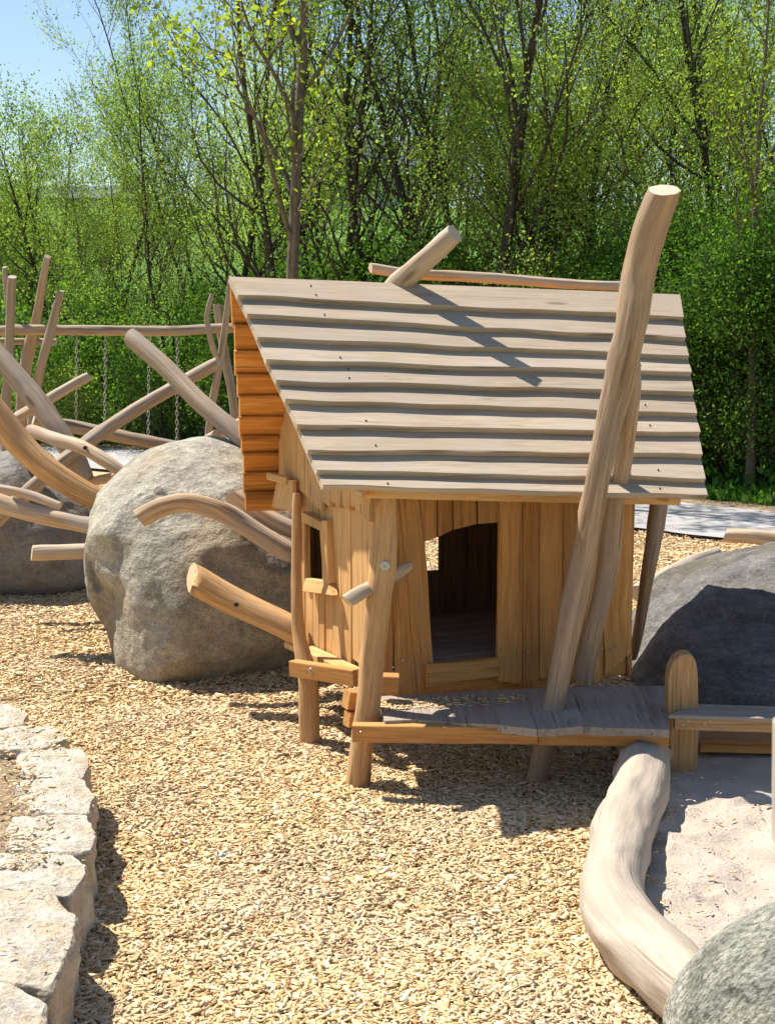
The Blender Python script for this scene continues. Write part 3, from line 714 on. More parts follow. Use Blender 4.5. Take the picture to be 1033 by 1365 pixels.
# back wall, right wall, floor
def vwall(mb, A, B, n, z0, z1f, holes=(), wd=0.11, gap=0.0035):
    L = (B-A).length; k = int(L/wd); d = (B-A).normalized()
    for i in range(k):
        p0 = A + d*(L*i/k + gap/2); p1 = A + d*(L*(i+1)/k - gap/2); hs = [h for h in holes if h[0] <= i <= h[1]]
        segs = [(z0, z1f(p0))] if not hs else [(z0, hs[0][2]), (hs[0][3], z1f(p0))]
        for a, b_ in segs:
            plank(mb, V(p0.x, p0.y, b_), V(p0.x, p0.y, a), V(p1.x, p1.y, b_), V(p1.x, p1.y, a), n, 0.02, amp=0.0008)
BL_ = CB
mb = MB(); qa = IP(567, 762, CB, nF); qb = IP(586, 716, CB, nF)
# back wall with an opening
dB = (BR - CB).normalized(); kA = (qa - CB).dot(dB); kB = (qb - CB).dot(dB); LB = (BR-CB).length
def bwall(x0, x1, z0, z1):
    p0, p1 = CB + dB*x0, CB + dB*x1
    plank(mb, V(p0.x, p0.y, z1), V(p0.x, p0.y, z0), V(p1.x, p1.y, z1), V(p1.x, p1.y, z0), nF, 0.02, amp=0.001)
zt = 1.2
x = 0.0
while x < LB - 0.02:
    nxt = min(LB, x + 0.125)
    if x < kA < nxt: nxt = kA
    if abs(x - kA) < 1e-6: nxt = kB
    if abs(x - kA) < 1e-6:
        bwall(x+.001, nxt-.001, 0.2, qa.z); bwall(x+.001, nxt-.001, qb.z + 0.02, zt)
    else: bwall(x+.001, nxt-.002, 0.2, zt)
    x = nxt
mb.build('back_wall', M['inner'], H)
mb = MB(); vwall(mb, CR + V(0.0, 0.02, 0), BR, -nL, 0.2, lambda p: roofz(p, 0.06)); mb.build('side_wall', M['board'], H)
zf = Wf(617, 884).z
mb = MB(); k = 7
for i in range(k):
    a = CL.lerp(CB, (i+.03)/k); b_ = CL.lerp(CB, (i+.97)/k); c_ = CR.lerp(BR, (i+.03)/k); d_ = CR.lerp(BR, (i+.97)/k)
    ins = (CR-CL).normalized()*0.025
    plank(mb, a+V(0, 0, zf)+ins, c_+V(0, 0, zf)-ins, b_+V(0, 0, zf)+ins, d_+V(0, 0, zf)-ins, (0, 0, 1), 0.03, amp=0.001)
mb.build('floor', M['deck'], H)

# posts
def part_log(name, mat, pl, parent=H, **kw):
    m_ = MB(); pxlog(m_, pl, **kw); return m_.build(name, mat, parent)
fl = part_log('post', M['logwarm'], [(514, 650, 27, 5.10), (513, 700, 31, 5.09), (511, 745, 33, 5.08), (508, 775, 33, 5.07), (503, 819, 31, 5.05), (495, 886, 31, 5.03), (488, 954, 31, 5.01), (482, 990, 30, 5.0), (477, 1052, 31, 4.99)], seed=3, rough=0.13, step=0.03, seg=24, bend=0.4)
mb = MB(); disc(mb, P(513, 754, 5.035), (0.02, -1, 0.05), 0.019, 0.006, 20); mb.build('bolt', M['steel'], fl)
bl = part_log('post', M['logwarm'], [(396, 657, 11, 5.72), (396, 720, 13, 5.68), (396, 790, 15, 5.63), (398, 840, 17, 5.6), (404, 875, 22, 5.56), (411, 905, 27, 5.53), (413, 995, 28, 5.5)], seed=8, step=0.03, bend=0.1)
brp = part_log('post', M['pole'], [(879, 655, 24, 5.95), (873, 700, 24, 5.92), (865, 750, 20, 5.9), (857, 800, 16, 6.0), (849, 845, 14, 6.15), (843, 875, 13, 6.3)], seed=9)
part_log('cross_log', M['log'], [(463, 802, 20, 4.96), (480, 791, 20, 5.0), (505, 778, 19, 5.17), (528, 764, 17, 5.2), (548, 754, 13, 5.22)], seed=12, step=0.02)
mb = MB()
beam(mb, P(391, 890, 5.50), P(476, 903, 5.26), 0.045, 0.062)
br = mb.build('brace', M['board'], H); mb = MB(); disc(mb, P(416, 894, 5.40), (-0.3, -1, 0.1), 0.013, 0.005, 14); mb.build('bolt', M['steel'], br)
mb = MB(); a0, a1 = Wl(394, 853, 0.03), Wl(480, 893, 0.03)
plank(mb, a0 + nL*0.05, a1 + nL*0.05, a0 - nL*0.02, a1 - nL*0.02, (0, 0, 1), 0.030, amp=0.003); mb.build('rail', M['sidebd'], H)
mb = MB()
for bb in ((P(510, 911, 5.14), P(531, 912, 5.14), 0.06, 0.07), (P(461, 932, 5.08), P(477, 933, 5.1), 0.06, 0.065), (P(462, 958, 5.06), P(476, 958, 5.08), 0.05, 0.055)):
    mb = MB(); beam(mb, *bb); mb.build('beam_end', M['board'], H)
# forked pole
fp = part_log('forked_pole', M['pole'], [(714, 1046, 27, 5.03), (730, 974, 28, 5.04), (739, 937, 29, 5.05), (759, 836, 32, 5.06), (773, 768, 33, 5.07), (796, 642, 32, 5.06), (810, 572, 34, 5.07), (826, 501, 41, 5.08), (839, 438, 43, 5.08), (853, 357, 44, 5.08), (866, 305, 45, 5.04), (885, 253, 46, 4.98)],
         seed=21, seg=36, step=0.03, rough=0.09, bend=0.05, capn=(None, (0.0, -0.42, 1)))
mb = MB(); pxlog(mb, [(843, 470, 18, 5.08), (840, 515, 28, 5.12), (833, 575, 27, 5.2), (826, 640, 27, 5.27), (820, 667, 27, 5.29), (813, 735, 30, 5.32), (803, 785, 26, 5.34), (790, 836, 24, 5.36), (780, 886, 24, 5.38), (776, 935, 22, 5.39)], seed=33, seg=28, step=0.03, rough=0.08)
mb.build('fork_branch', M['pole'], fp)
part_log('stub_log', M['log'], [(520, 388, 29, 5.93), (560, 353, 31, 5.87), (606, 311, 26, 5.79)], seed=41, seg=10, rough=0.12, step=0.04, bend=0.0)
part_log('ridge_log', M['log'], [(494, 357, 15, 6.0), (540, 363, 14, 6.04), (600, 367, 14, 6.10), (650, 371, 15, 6.16), (720, 376, 14, 6.24), (780, 380, 13, 6.3), (850, 383, 12, 6.38)], seed=44, step=0.03)

mb = MB(); kc = P(841, 452, 5.035)
tube(mb, [kc + V(0, 0.03, 0), kc + V(-0.002, 0.008, 0.004), kc + V(-0.003, 0.000, 0.006)], [0.022, 0.019, 0.012], seg=14, step=0.006, rough=0.2, seed=77); mb.build('knot', M['inner'], fp)
# deck
DZ = 0.27
mb = MB(); fx = [512, 558, 590, 622, 668, 716, 742, 779, 845, 892]; fy = [961, 960, 961, 964, 967, 972, 971, 969, 971, 972]
bxx = [503, 549, 580, 611, 655, 700, 726, 762, 826, 890]; byy = [928, 926, 924, 922, 920, 918, 917, 916, 914, 914]
for i in range(9):
    a0, a1 = G(fx[i]+.1, fy[i], DZ), G(bxx[i]+.1, byy[i], DZ); b0, b1 = G(fx[i+1]-.1, fy[i+1]+(i%3)-1, DZ), G(bxx[i+1]-.1, byy[i+1], DZ)
    plank(mb, a0, a1, b0, b1, (0, 0, 1), 0.028, amp=0.002, ch=0.06)
dk = mb.build('deck', M['deck'], H)
# fascia beams
mb = MB(); DF = G(470, 965, 0.255)
a = P(470, 976, 4.89); b_ = P(716, 979, 4.86); beam(mb, a, b_, 0.05, 0.062)
db = mb.build('deck_beam', M['board'], H); mb = MB(); a = P(717, 981, 4.88); b_ = P(890, 983, 4.86); beam(mb, a, b_, 0.05, 0.055)
mb.build('deck_beam', M['board'], H)
discs('screw', M['steel'], db, [P(x, y, 4.835) for (x, y) in ((676, 974), (684, 981), (481, 976))], (0, -1, 0), 0.004, 0.003)
for _ in range(500):
    px_ = 505 + random.expovariate(1/70); py_ = random.uniform(934, 948) - (px_-505)*0.05
    if px_ > 700: continue
    q = G(px_, py_, DZ); EXTRA.append((q.x, q.y, DZ + 0.003, random.uniform(.35, .8)))

# ------------------------------------------------------------------ bench at the right
B = empty('bench', (1.25, 5.1, 0), 'low wooden bench with rounded end post beside the sand pit', 'bench')
def extrude(mb, pts, th, seg_in=None):
    """outline [Vector] facing the camera, thickness th away from it"""
    n0 = len(pts); b = len(mb.v)
    for p in pts: mb.v.append(p); mb.g.append((p.x, 0, p.z)); mb.e.append(0)
    for p in pts: mb.v.append(p + V(0, th, 0)); mb.g.append((p.x, th, p.z)); mb.e.append(0)
    mb.f.append(tuple(range(b, b+n0))); mb.sm.append(False); mb.f.append(tuple(range(b+2*n0-1, b+n0-1, -1))); mb.sm.append(False)
    for i in range(n0):
        j = (i+1) % n0; mb.f.append((b+j, b+i, b+n0+i, b+n0+j)); mb.sm.append(False)
mb = MB(); ol = [(893, 1040), (891, 990), (890, 940), (890, 905), (893, 890), (899, 879), (907, 873), (916, 871), (923, 874), (928, 884), (930, 900), (931, 950), (930, 1000), (929, 1040)]
extrude(mb, [P(x, y, 4.99) for x, y in ol], 0.07)
bp = mb.build('end_post', M['logwarm'], B); md = bp.modifiers.new('bevel', 'BEVEL'); md.width = 0.008; md.segments = 3; md.limit_method = 'ANGLE'
mb = MB(); z_ = 0.285
q = [G(891, 953, z_), G(1110, 960, z_), G(925, 938, z_), G(1110, 944, z_)]
plank(mb, q[0], q[1], q[2], q[3], (0, 0, 1), 0.014, amp=0.001); mb.build('seat', M['deck'], B)
mb = MB(); yy = G(891, 953, z_).y
beam(mb, P(898, 963, yy + 0.02), P(1110, 970, yy + 0.0), 0.04, 0.042)
fb = mb.build('seat_beam', M['logwarm'], B)
discs('screw', M['steel'], fb, [P(x, y, yy-0.003) for (x, y) in ((909, 966), (917, 960), (939, 965), (946, 961))], (0, -1, 0), 0.0045, 0.003)
mb = MB(); a = G(932, 990, 0.16); beam(mb, P(932, 996, 5.12), P(1110, 1000, 5.12), 0.04, 0.028); plank(mb, P(932, 988, 5.11), P(1110, 990, 5.11), P(932, 974, 5.35), P(1110, 976, 5.35), (0, 0, 1), 0.02); mb.build('lower_shelf', M['board'], B)
mb = MB(); beam(mb, P(935, 1022, 5.22), P(1110, 1030, 5.2), 0.06, 0.03); mb.build('foot_board', M['board'], B)
mb = MB(); ol = [(1034, 1170), (1033.5, 1050), (1034, 966), (1036, 962), (1058, 962), (1059, 1170)]
extrude(mb, [P(x, y, 4.25) for x, y in ol], 0.05); o = mb.build('wooden_post', M['palelog']); tag(o, 'thin pale post standing in the sand at the right edge', 'post')

# ------------------------------------------------------------------ loose logs on the boulder
def log_thing(mat, pl, label, **kw):
    m_ = MB(); pxlog(m_, pl, **kw); o = m_.build('log', mat); tag(o, label, 'log'); return o
log_thing(M['log'], [(186, 691, 26, 6.30), (214, 677, 25, 6.30), (250, 671, 26, 6.32), (290, 681, 27, 6.34), (325, 699, 28, 6.36), (356, 718, 27, 6.36), (392, 738, 26, 6.34)], 'curved pale log arching over the big boulder', seed=51, seg=24, step=0.03, rough=0.13)
log_thing(M['log'], [(311, 659, 25, 6.48), (350, 688, 24, 6.45), (395, 710, 24, 6.42)], 'short log under the eave running from the boulder to the playhouse', seed=52)
o = log_thing(M['logwarm'], [(256, 770, 40, 6.02), (320, 806, 37, 5.95), (400, 842, 34, 5.85)], 'straight log with two dark bolts in front of the big boulder', seed=53, seg=28, rough=0.05, capn=((-1, -0.42, 0.30), None))
for (x, y) in ((315, 806), (352, 823)):
    mb = MB(); disc(mb, P(x, y, 5.885), (-0.2, -1, 0.25), 0.010, 0.005, 12); mb.build('bolt', M['dsteel'], o)
log_thing(M['log'], [(965, 714, 20, 9.6), (1000, 716, 20, 9.55), (1080, 722, 20, 9.5)], 'cut log lying by the path behind the right boulder', seed=54)
log_thing(M['palelog'], [(955, 736, 14, 8.6), (910, 757, 22, 8.2), (850, 790, 26, 7.7)], 'sunlit pale log leaning against the back of the right boulder', seed=55)

# climbing frame of tangled logs
K = empty('climbing_frame', (-1.9, 7.6, 0), 'tangle of bolted bare logs over the boulders at the left', 'climbing frame')
def kl(mat, pl, **kw): return part_log('climbing_log', mat, pl, parent=K, **kw)
kl(M['loggrey'], [(174, 449, 25, 7.9), (230, 500, 25, 7.7), (280, 546, 25, 7.5), (330, 590, 26, 7.35)], seed=61, seg=22, rough=0.04)
kl(M['loggrey'], [(292, 483, 16, 8.3), (200, 535, 18, 8.2), (120, 588, 19, 8.0), (50, 645, 20, 7.8), (-10, 697, 20, 7.7)], seed=62)
kl(M['loggrey'], [(45, 560, 17, 8.4), (110, 571, 18, 8.45), (180, 586, 17, 8.5), (262, 600, 16, 8.5)], seed=63)
kl(M['log'], [(256, 600, 15, 8.3), (290, 580, 16, 8.2), (325, 562, 15, 8.1)], seed=64)
kl(M['log'], [(120, 501, 13, 8.8), (70, 531, 14, 8.7), (10, 564, 14, 8.6)], seed=65)
kl(M['loggrey'], [(-30, 440, 26, 8.4), (0, 475, 27, 8.3), (31, 512, 28, 8.2), (62, 551, 28, 8.1), (92, 597, 28, 8.0), (115, 640, 26, 7.95)], seed=66, seg=22)
kl(M['logwarm'], [(-40, 505, 34, 7.3), (0, 555, 36, 7.25), (36, 602, 36, 7.2), (80, 638, 34, 7.15), (142, 672, 30, 7.1)], seed=67, seg=24, rough=0.04)
lo = kl(M['log'], [(42, 573, 17, 7.9), (75, 585, 18, 7.75), (112, 597, 19, 7.6), (145, 615, 17, 7.5), (172, 634, 16, 7.45)], seed=68)
mb = MB(); disc(mb, P(114, 597, 7.53), (0, -1, 0.2), 0.012, 0.006, 10); mb.build('bolt', M['dsteel'], lo)
kl(M['log'], [(-20, 664, 24, 7.1), (60, 686, 24, 7.05), (128, 704, 23, 7.0)], seed=69, seg=20)
kl(M['log'], [(43, 737, 22, 6.9), (80, 736, 21, 6.9), (125, 734, 21, 6.9)], seed=70, seg=20, rough=0.03)
kl(M['log'], [(-10, 650, 12, 7.6), (40, 660, 12, 7.6), (80, 675, 12, 7.55)], seed=71)
kl(M['log'], [(115, 643, 12, 8.0), (158, 635, 13, 7.9)], seed=72)

# swing frame further back
S = empty('swing_frame', (-2.5, 11.2, 0), 'far frame of crooked posts carrying a long horizontal beam', 'swing frame')
def slg(name, pl, **kw): return part_log(name, M['loggrey'], pl, parent=S, **kw)
slg('beam', [(-60, 441, 13, 11.2), (60, 440, 14, 11.2), (200, 441, 14, 11.2), (312, 438, 13, 11.2)], seed=81)
slg('beam', [(-60, 455, 9, 11.4), (0, 455, 9, 11.4), (76, 455, 9, 11.4)], seed=82)
slg('post', [(17, 369, 12, 11.0), (14, 440, 12, 11.05), (9, 540, 13, 11.1), (8, 660, 14, 11.1)], seed=83)
slg('post', [(7, 356, 7, 11.3), (9, 390, 7, 11.3), (14, 430, 8, 11.3)], seed=84)
slg('post', [(64, 342, 9, 11.0), (50, 420, 12, 11.3), (38, 470, 17, 11.4), (31, 520, 15, 11.4), (24, 640, 15, 11.4)], seed=85)
slg('post', [(82, 388, 10, 11.0), (66, 450, 12, 11.0), (50, 515, 12, 11.1), (36, 640, 13, 11.2)], seed=86)
slg('post', [(283, 391, 6, 11.0), (276, 425, 7, 11.0), (285, 465, 8, 11.05), (292, 480, 8, 11.1)], seed=87)
slg('post', [(307, 368, 5, 11.0), (300, 440, 10, 11.1), (288, 510, 10, 11.1), (278, 585, 10, 11.2), (274, 650, 11, 11.2)], seed=88)
slg('post', [(290, 405, 12, 11.4), (300, 470, 12, 11.4), (312, 540, 12, 11.4), (324, 640, 13, 11.4)], seed=89)
def chain(px, y0, y1, Y, label):
    mb = MB(); a, b_ = P(px, y0, Y), P(px-1, y1, Y); L = (b_-a).length; k = int(L/0.034); t = (b_-a).normalized()
    for i in range(k):
        c = a + (b_-a)*((i+.5)/k); X = V(1, 0, 0) if i % 2 else V(0, 1, 0); bs = len(mb.v)
        for u in range(10):
            A_ = 2*math.pi*u/10; q = c + X*math.cos(A_)*0.010 + t*math.sin(A_)*0.021; nn_ = X*math.cos(A_) + t*math.sin(A_); bb = X.cross(t)
            for s in range(4):
                B_ = math.pi/2*s; mb.v.append(q + nn_*math.cos(B_)*0.0032 + bb*math.sin(B_)*0.0032); mb.g.append((0, 0, 0)); mb.e.append(0)
        for u in range(10):
            for s in range(4):
                mb.f.append((bs+u*4+s, bs+((u+1) % 10)*4+s, bs+((u+1) % 10)*4+(s+1) % 4, bs+u*4+(s+1) % 4)); mb.sm.append(True)
    tag(mb.build('chain', M['steel']), label, 'chain', 'swing chains')
chain(103, 447, 560, 11.2, 'leftmost of the four chains hanging from the far beam')
chain(141, 447, 570, 11.2, 'second chain from the left under the far beam')
chain(199, 447, 590, 11.2, 'third chain from the left under the far beam, above the diagonal logs')
chain(237, 447, 595, 11.2, 'rightmost chain under the far beam, near the playhouse')
# scrap of foil in the chips
mb = MB(); import itertools
c = G(297, 1140, 0.03); bs = 0
N = 6
for j in range(N):
    for i in range(N):
        mb.v.append(c + V((i-2.5)*0.007, (j-2.5)*0.005, random.uniform(-.008, .010))); mb.g.append((0, 0, 0)); mb.e.append(0)
for j in range(N-1):
    for i in range(N-1): mb.f.append((j*N+i, j*N+i+1, (j+1)*N+i+1, (j+1)*N+i)); mb.sm.append(False)
tag(mb.build('foil_scrap', M['steel']), 'small crumpled silver scrap lying on the wood chips', 'litter')
build_chips()

# ------------------------------------------------------------------ trees
def grow_tree(seed, Hh, r0, stems=1, nb=9, spread=0.6, start=0.2, lv=3, leafn=9000, leafs=0.05, up=0.35, lean=0.0, clus=0.11, droop=0.0, stemspread=0.15, blen=0.45, straight=1.0):
    rd = random.Random(seed); tubes = []; anchors = []
    def branch(p, d, L, r, level):
        n = max(3, int(6 if level else 12)); pts = [p.copy()]; rs = [r]; q = p.copy(); dd = d.copy()
        for i in range(n):
            j = 0.16 if level else 0.07*straight
            dd = (dd + V(rd.gauss(0, j), rd.gauss(0, j), rd.gauss(0, j*0.6)) + V(0, 0, (up if level else 0.12)*0.25 - droop*0.3*level*(i/n))).normalized()
            q = q + dd*(L/n); pts.append(q.copy()); rs.append(max(0.0025, r*(1 - 0.8*(i+1)/n)))
            t = (i+1)/n
            if level >= 2 or (level == 1 and t > 0.35) or (level == 0 and t > 0.55): anchors.append((q.copy(), level))
        tubes.append((pts, rs, level))
        if level < lv:
            k = nb if level == 0 else rd.randint(3, 5) if level == 1 else rd.randint(2, 4)
            for c in range(k):
                t = start + (1-start)*((c + rd.random())/k) if level == 0 else 0.25 + 0.7*rd.random()
                i = min(n-1, int(t*n)); base = pts[i].lerp(pts[i+1], t*n-i); td = (pts[i+1]-pts[i]).normalized()
                a = rd.uniform(0, 2*math.pi); o = td.orthogonal().normalized(); o2 = td.cross(o); side = o*math.cos(a) + o2*math.sin(a)
                ang = spread*rd.uniform(0.7, 1.25)
                nd = (td*math.cos(ang) + side*math.sin(ang)).normalized()
                Lc = (L*blen*(1.15-0.75*t) if level == 0 else L*rd.uniform(0.4, 0.6)); branch(base, nd, Lc, rs[i]*(0.5 if level == 0 else 0.6), level+1)
    for s in range(stems):
        a = rd.uniform(0, 6.28); off = V(math.cos(a), math.sin(a), 0)*(0.12 if stems > 1 else 0)
        d = V(math.cos(a)*stemspread*(stems > 1) + lean, math.sin(a)*stemspread*(stems > 1), 1).normalized()
        branch(off + V(0, 0, -0.1), d, Hh*rd.uniform(0.85, 1.0), r0*rd.uniform(0.7, 1.0), 0)
    # trunk mesh
    vs_ = []; fs = []
    for pts, rs, level in tubes:
        sg = 10 if level == 0 else 5 if level == 1 else 3; b0 = len(vs_); X = None
        for i, p in enumerate(pts):
            T = (pts[min(i+1, len(pts)-1)] - pts[max(i-1, 0)]).normalized()
            X = T.orthogonal().normalized() if X is None else (X - T*X.dot(T)).normalized(); Yv = T.cross(X)
            for k in range(sg): a = 2*math.pi*k/sg; vs_.append(p + (X*math.cos(a) + Yv*math.sin(a))*rs[i])
            if i:
                for k in range(sg): fs.append((b0+(i-1)*sg+k, b0+(i-1)*sg+(k+1) % sg, b0+i*sg+(k+1) % sg, b0+i*sg+k))
    # leaves
    A = np.array([tuple(a[0]) for a in anchors]); r_ = np.random.default_rng(seed)
    idx = r_.integers(0, len(A), leafn); dens = r_.random(len(A))
    keep = dens[idx] > 0.22; idx = idx[keep]; n = len(idx)
    c = A[idx] + r_.normal(0, clus, (n, 3)) * np.array([1, 1, 0.75]); 
    if droop: c[:, 2] -= np.abs(r_.normal(0, droop*0.5, n))
    c = c[c[:, 2] > 0.05]; n = len(c)
    return np.array([tuple(v) for v in vs_]), np.array(fs), leafquads(c, leafs, r_)
def leafquads(c, leafs, r_, upright=False):
    n = len(c)
    u = r_.normal(size=(n, 3)); 
    if upright: u[:, 2] = np.abs(u[:, 2])*2 + 1
    u /= np.linalg.norm(u, axis=1, keepdims=True); w_ = r_.normal(size=(n, 3)); w_ -= u*np.sum(u*w_, 1, keepdims=True); w_ /= np.linalg.norm(w_, axis=1, keepdims=True)
    nn = np.cross(u, w_); s = (leafs*r_.uniform(0.6, 1.3, n))[:, None]
    v = np.stack([c - u*s*0.5, c + w_*s*0.32 + nn*s*0.08 - u*s*0.05, c + u*s*0.55, c - w_*s*0.32 + nn*s*0.08 - u*s*0.05], 1).reshape(-1, 3)
    f = (np.arange(n)*4)[:, None] + np.array([[0, 1, 2, 3]])
    return v, f
PROT = {}
def proto(key, leafmt, barkmt, **kw):
    tv, tf, (lv_, lf) = grow_tree(**kw); PROT[key] = (tv, tf, lv_, lf, leafmt, barkmt, None)
proto('alder', 'leaf', 'bark', seed=1, Hh=7.5, r0=0.055, nb=18, spread=0.65, start=0.12, leafn=17000, leafs=0.045, blen=0.36)
proto('alder2', 'leaf', 'bark', seed=2, Hh=8.5, r0=0.052, nb=20, spread=0.55, start=0.15, leafn=17000, leafs=0.045, stems=2, blen=0.32, stemspread=0.12)
proto('vtree', 'leaf', 'bark', seed=5, Hh=8.0, r0=0.085, nb=14, spread=0.6, start=0.18, leafn=20000, leafs=0.045, stems=4, blen=0.4, stemspread=0.38)
proto('willow', 'leafy', 'bark', seed=8, Hh=6.2, r0=0.12, nb=16, spread=0.85, start=0.25, leafn=75000, leafs=0.046, stems=3, blen=0.46, droop=0.2, stemspread=0.3, clus=0.22)
proto('maple', 'leafm', 'bark2', seed=13, Hh=7.5, r0=0.082, nb=15, spread=0.75, start=0.24, leafn=3600, leafs=0.065, blen=0.34, up=0.5, clus=0.10, straight=0.3)
proto('shortalder', 'leaf', 'bark', seed=17, Hh=5.0, r0=0.05, nb=14, spread=0.7, start=0.08, leafn=15000, leafs=0.045, stems=2, blen=0.38, clus=0.18)
proto('shrub', 'leafd', 'bark', seed=19, Hh=2.0, r0=0.02, nb=7, spread=0.7, start=0.05, lv=2, leafn=11000, leafs=0.045, stems=9, blen=0.5, stemspread=0.7, clus=0.12)
proto('hedge', 'leafd', 'bark', seed=23, Hh=3.3, r0=0.03, nb=9, spread=0.8, start=0.03, lv=3, leafn=34000, leafs=0.045, stems=9, blen=0.4, stemspread=0.42, clus=0.2)
proto('brightshrub', 'leaf', 'bark', seed=29, Hh=1.8, r0=0.018, nb=7, spread=0.8, start=0.05, lv=2, leafn=9000, leafs=0.045, stems=8, blen=0.5, stemspread=0.7, clus=0.13)
FIRST = {}
def plant(name, key, px, Y, scale, rot, label, cat, group=None, z=None, sxy=None):
    r = ray(px, 500); x = r.x * (Y / r.y); z = max(0, hill(x, Y)) if z is None else z
    root = bpy.data.objects.new(name, None); scn.collection.objects.link(root)
    root.location = (x, Y, z); root.rotation_euler = (0, 0, rot); s = sxy or scale; root.scale = (s, s, scale)
    tag(root, label, cat, group)
    if key not in FIRST:
        tv, tf, lv_, lf, lm, bm_, _ = PROT[key]
        a = npmesh('trunk' if name.endswith('tree') else 'stems', tv, tf, M[bm_], smooth=True); b_ = npmesh('crown' if name.endswith('tree') else 'foliage', lv_, lf, M[lm])
        FIRST[key] = (a, b_)
    else:
        a, b_ = (o.copy() for o in FIRST[key]); scn.collection.objects.link(a); scn.collection.objects.link(b_)
    a.parent = root; b_.parent = root
    return root
g1 = 'trees of the wood behind the playground'; g2 = 'bushes growing under the trees'
plant('maple_tree', 'maple', 384, 13.6, 1.0, 0.4, 'young tree with straight brown trunk and sparse yellow leaves rising behind the roof', 'tree')
plant('willow_tree', 'willow', 800, 14.8, 0.70, 1.0, 'broad bright yellow-green tree behind the tall pole', 'tree')
plant('dark_tree', 'vtree', 648, 16.5, 1.0, 0.5, 'dark many-stemmed tree fanning out behind the roof ridge', 'tree')
for x_, Y_, s_, k_, lb in ((45, 23, .92, 'shortalder', 'leafy low tree just right of the leftmost one'), (92, 20, .86, 'shortalder', 'bushy tree rising behind the crooked far posts'), (142, 21, .95, 'shortalder', 'bushy tree behind the second chain'), (190, 23, .66, 'alder2', 'twin-stemmed tree behind the crossing logs'), (-15, 22, .95, 'shortalder', 'tree cut by the left frame edge'), (75, 30, .62, 'willow', 'rounded bright crown across the meadow at the left')):
    plant('alder_tree', k_, x_, Y_, s_, x_*.7, lb, 'tree', g1)
plant('sapling_tree', 'maple', 1004, 12.6, 0.62, 2.0, 'thin pale-barked sapling in front of the hedge near the right edge', 'tree')
tl = [('alder_tree', 'shortalder', 15, 21, 0.8, 0.3, 'short airy tree at the left edge under open sky'),
      ('alder_tree', 'shortalder', 60, 26, 0.7, 1.9, 'pale low tree behind the leftmost one, beside the sky gap'),
      ('alder_tree', 'alder2', 118, 18.0, 0.42, 2.2, 'slender tree at the lower right of the sky gap'),
      ('alder_tree', 'alder', 168, 19, 0.48, 0.9, 'dark-stemmed tree second right of the sky gap'),
      ('alder_tree', 'alder', 238, 17.5, 0.58, 2.9, 'thin dark tree rising above the diagonal climbing logs'),
      ('alder_tree', 'alder2', 275, 20, 0.74, 4.0, 'tall twin-stemmed tree left of the young brown-trunked tree'),
      ('alder_tree', 'alder', 300, 18.5, 1.0, 5.0, 'slim tree standing straight over the left roof corner'),
      ('alder_tree', 'alder2', 345, 22, 1.0, 0.2, 'tree seen just left of the brown trunk, further back'),
      ('alder_tree', 'vtree', 425, 17.5, 0.9, 2.5, 'leaning group of dark stems right of the brown trunk'),
      ('alder_tree', 'alder', 492, 17.0, 1.05, 3.5, 'straight black-stemmed tree over the end of the ridge log'),
      ('alder_tree', 'alder2', 545, 20, 1.0, 1.2, 'twin-stemmed tree between the ridge stub and the straight black stem'),
      ('alder_tree', 'alder', 585, 23, 1.05, 0.1, 'tall tree right behind the ridge stub log'),
      ('alder_tree', 'alder2', 700, 21, 1.0, 5.5, 'twin-stemmed tree just right of the dark fanning tree'),
      ('alder_tree', 'vtree', 770, 24, 1.05, 4.4, 'many-stemmed tree far behind the broad bright tree'),
      ('alder_tree', 'alder2', 900, 20, 1.0, 3.0, 'twin-stemmed tree to the right of the tall pole top'),
      ('alder_tree', 'alder', 960, 18, 1.0, 1.0, 'slim tree near the right edge above the dark hedge'),
      ('alder_tree', 'vtree', 1040, 16, 1.0, 2.0, 'dark leaning stems entering from the right edge'),
      ('alder_tree', 'willow', 320, 29, 0.9, 5.1, 'bright crown far back above the left roof corner'),
      ('alder_tree', 'willow', 990, 26, 1.15, 0.7, 'bright crown far back in the top right corner')]
for t in tl: plant(t[0], t[1], t[2], t[3], t[4], t[5], t[6], 'tree', g1)
# shrubs
bl_ = []
hx = [(865, 14.2, .72), (905, 13.9, .7), (950, 13.6, .76), (1000, 13.3, 0.74), (1045, 13.0, .8), (1085, 13.0, .8), (820, 14.5, .65), (930, 15.5, .85), (1010, 15.0, .85), (760, 16, 0.65)]
hn = ['first hedge bush right of the playhouse roof edge', 'dark bush second right of the roof edge', 'dense dark bush over the path at the right', 'dark bush above the cut log by the path', 'dark bush at the right edge beside the path', 'dark bush just cut by the right frame edge', 'dark bush behind the tall pole', 'taller dark bush behind the hedge row', 'tall dark bush in the second row near the right edge', 'dark bush between the tall pole and the ridge log end']
for i, ((x, Y, s), nm) in enumerate(zip(hx, hn)): plant('hedge_bush', 'hedge', x, Y, s, i*1.7, nm, 'bush', 'dark bushes along the path on the right')
random.seed(5)
where = ['under the far beam at the left edge', 'between the crooked far posts', 'behind the leftmost chain', 'behind the second chain', 'above the crossing logs', 'behind the diagonal climbing log', 'behind the rightmost chain', 'left of the roof corner', 'behind the left roof corner', 'behind the brown trunk', 'right of the brown trunk', 'over the roof ridge left of the ridge log', 'at the ridge log end', 'behind the ridge stub', 'right of the ridge stub', 'behind the middle of the ridge log', 'below the dark fanning tree', 'right of the dark fanning tree', 'left of the tall pole']
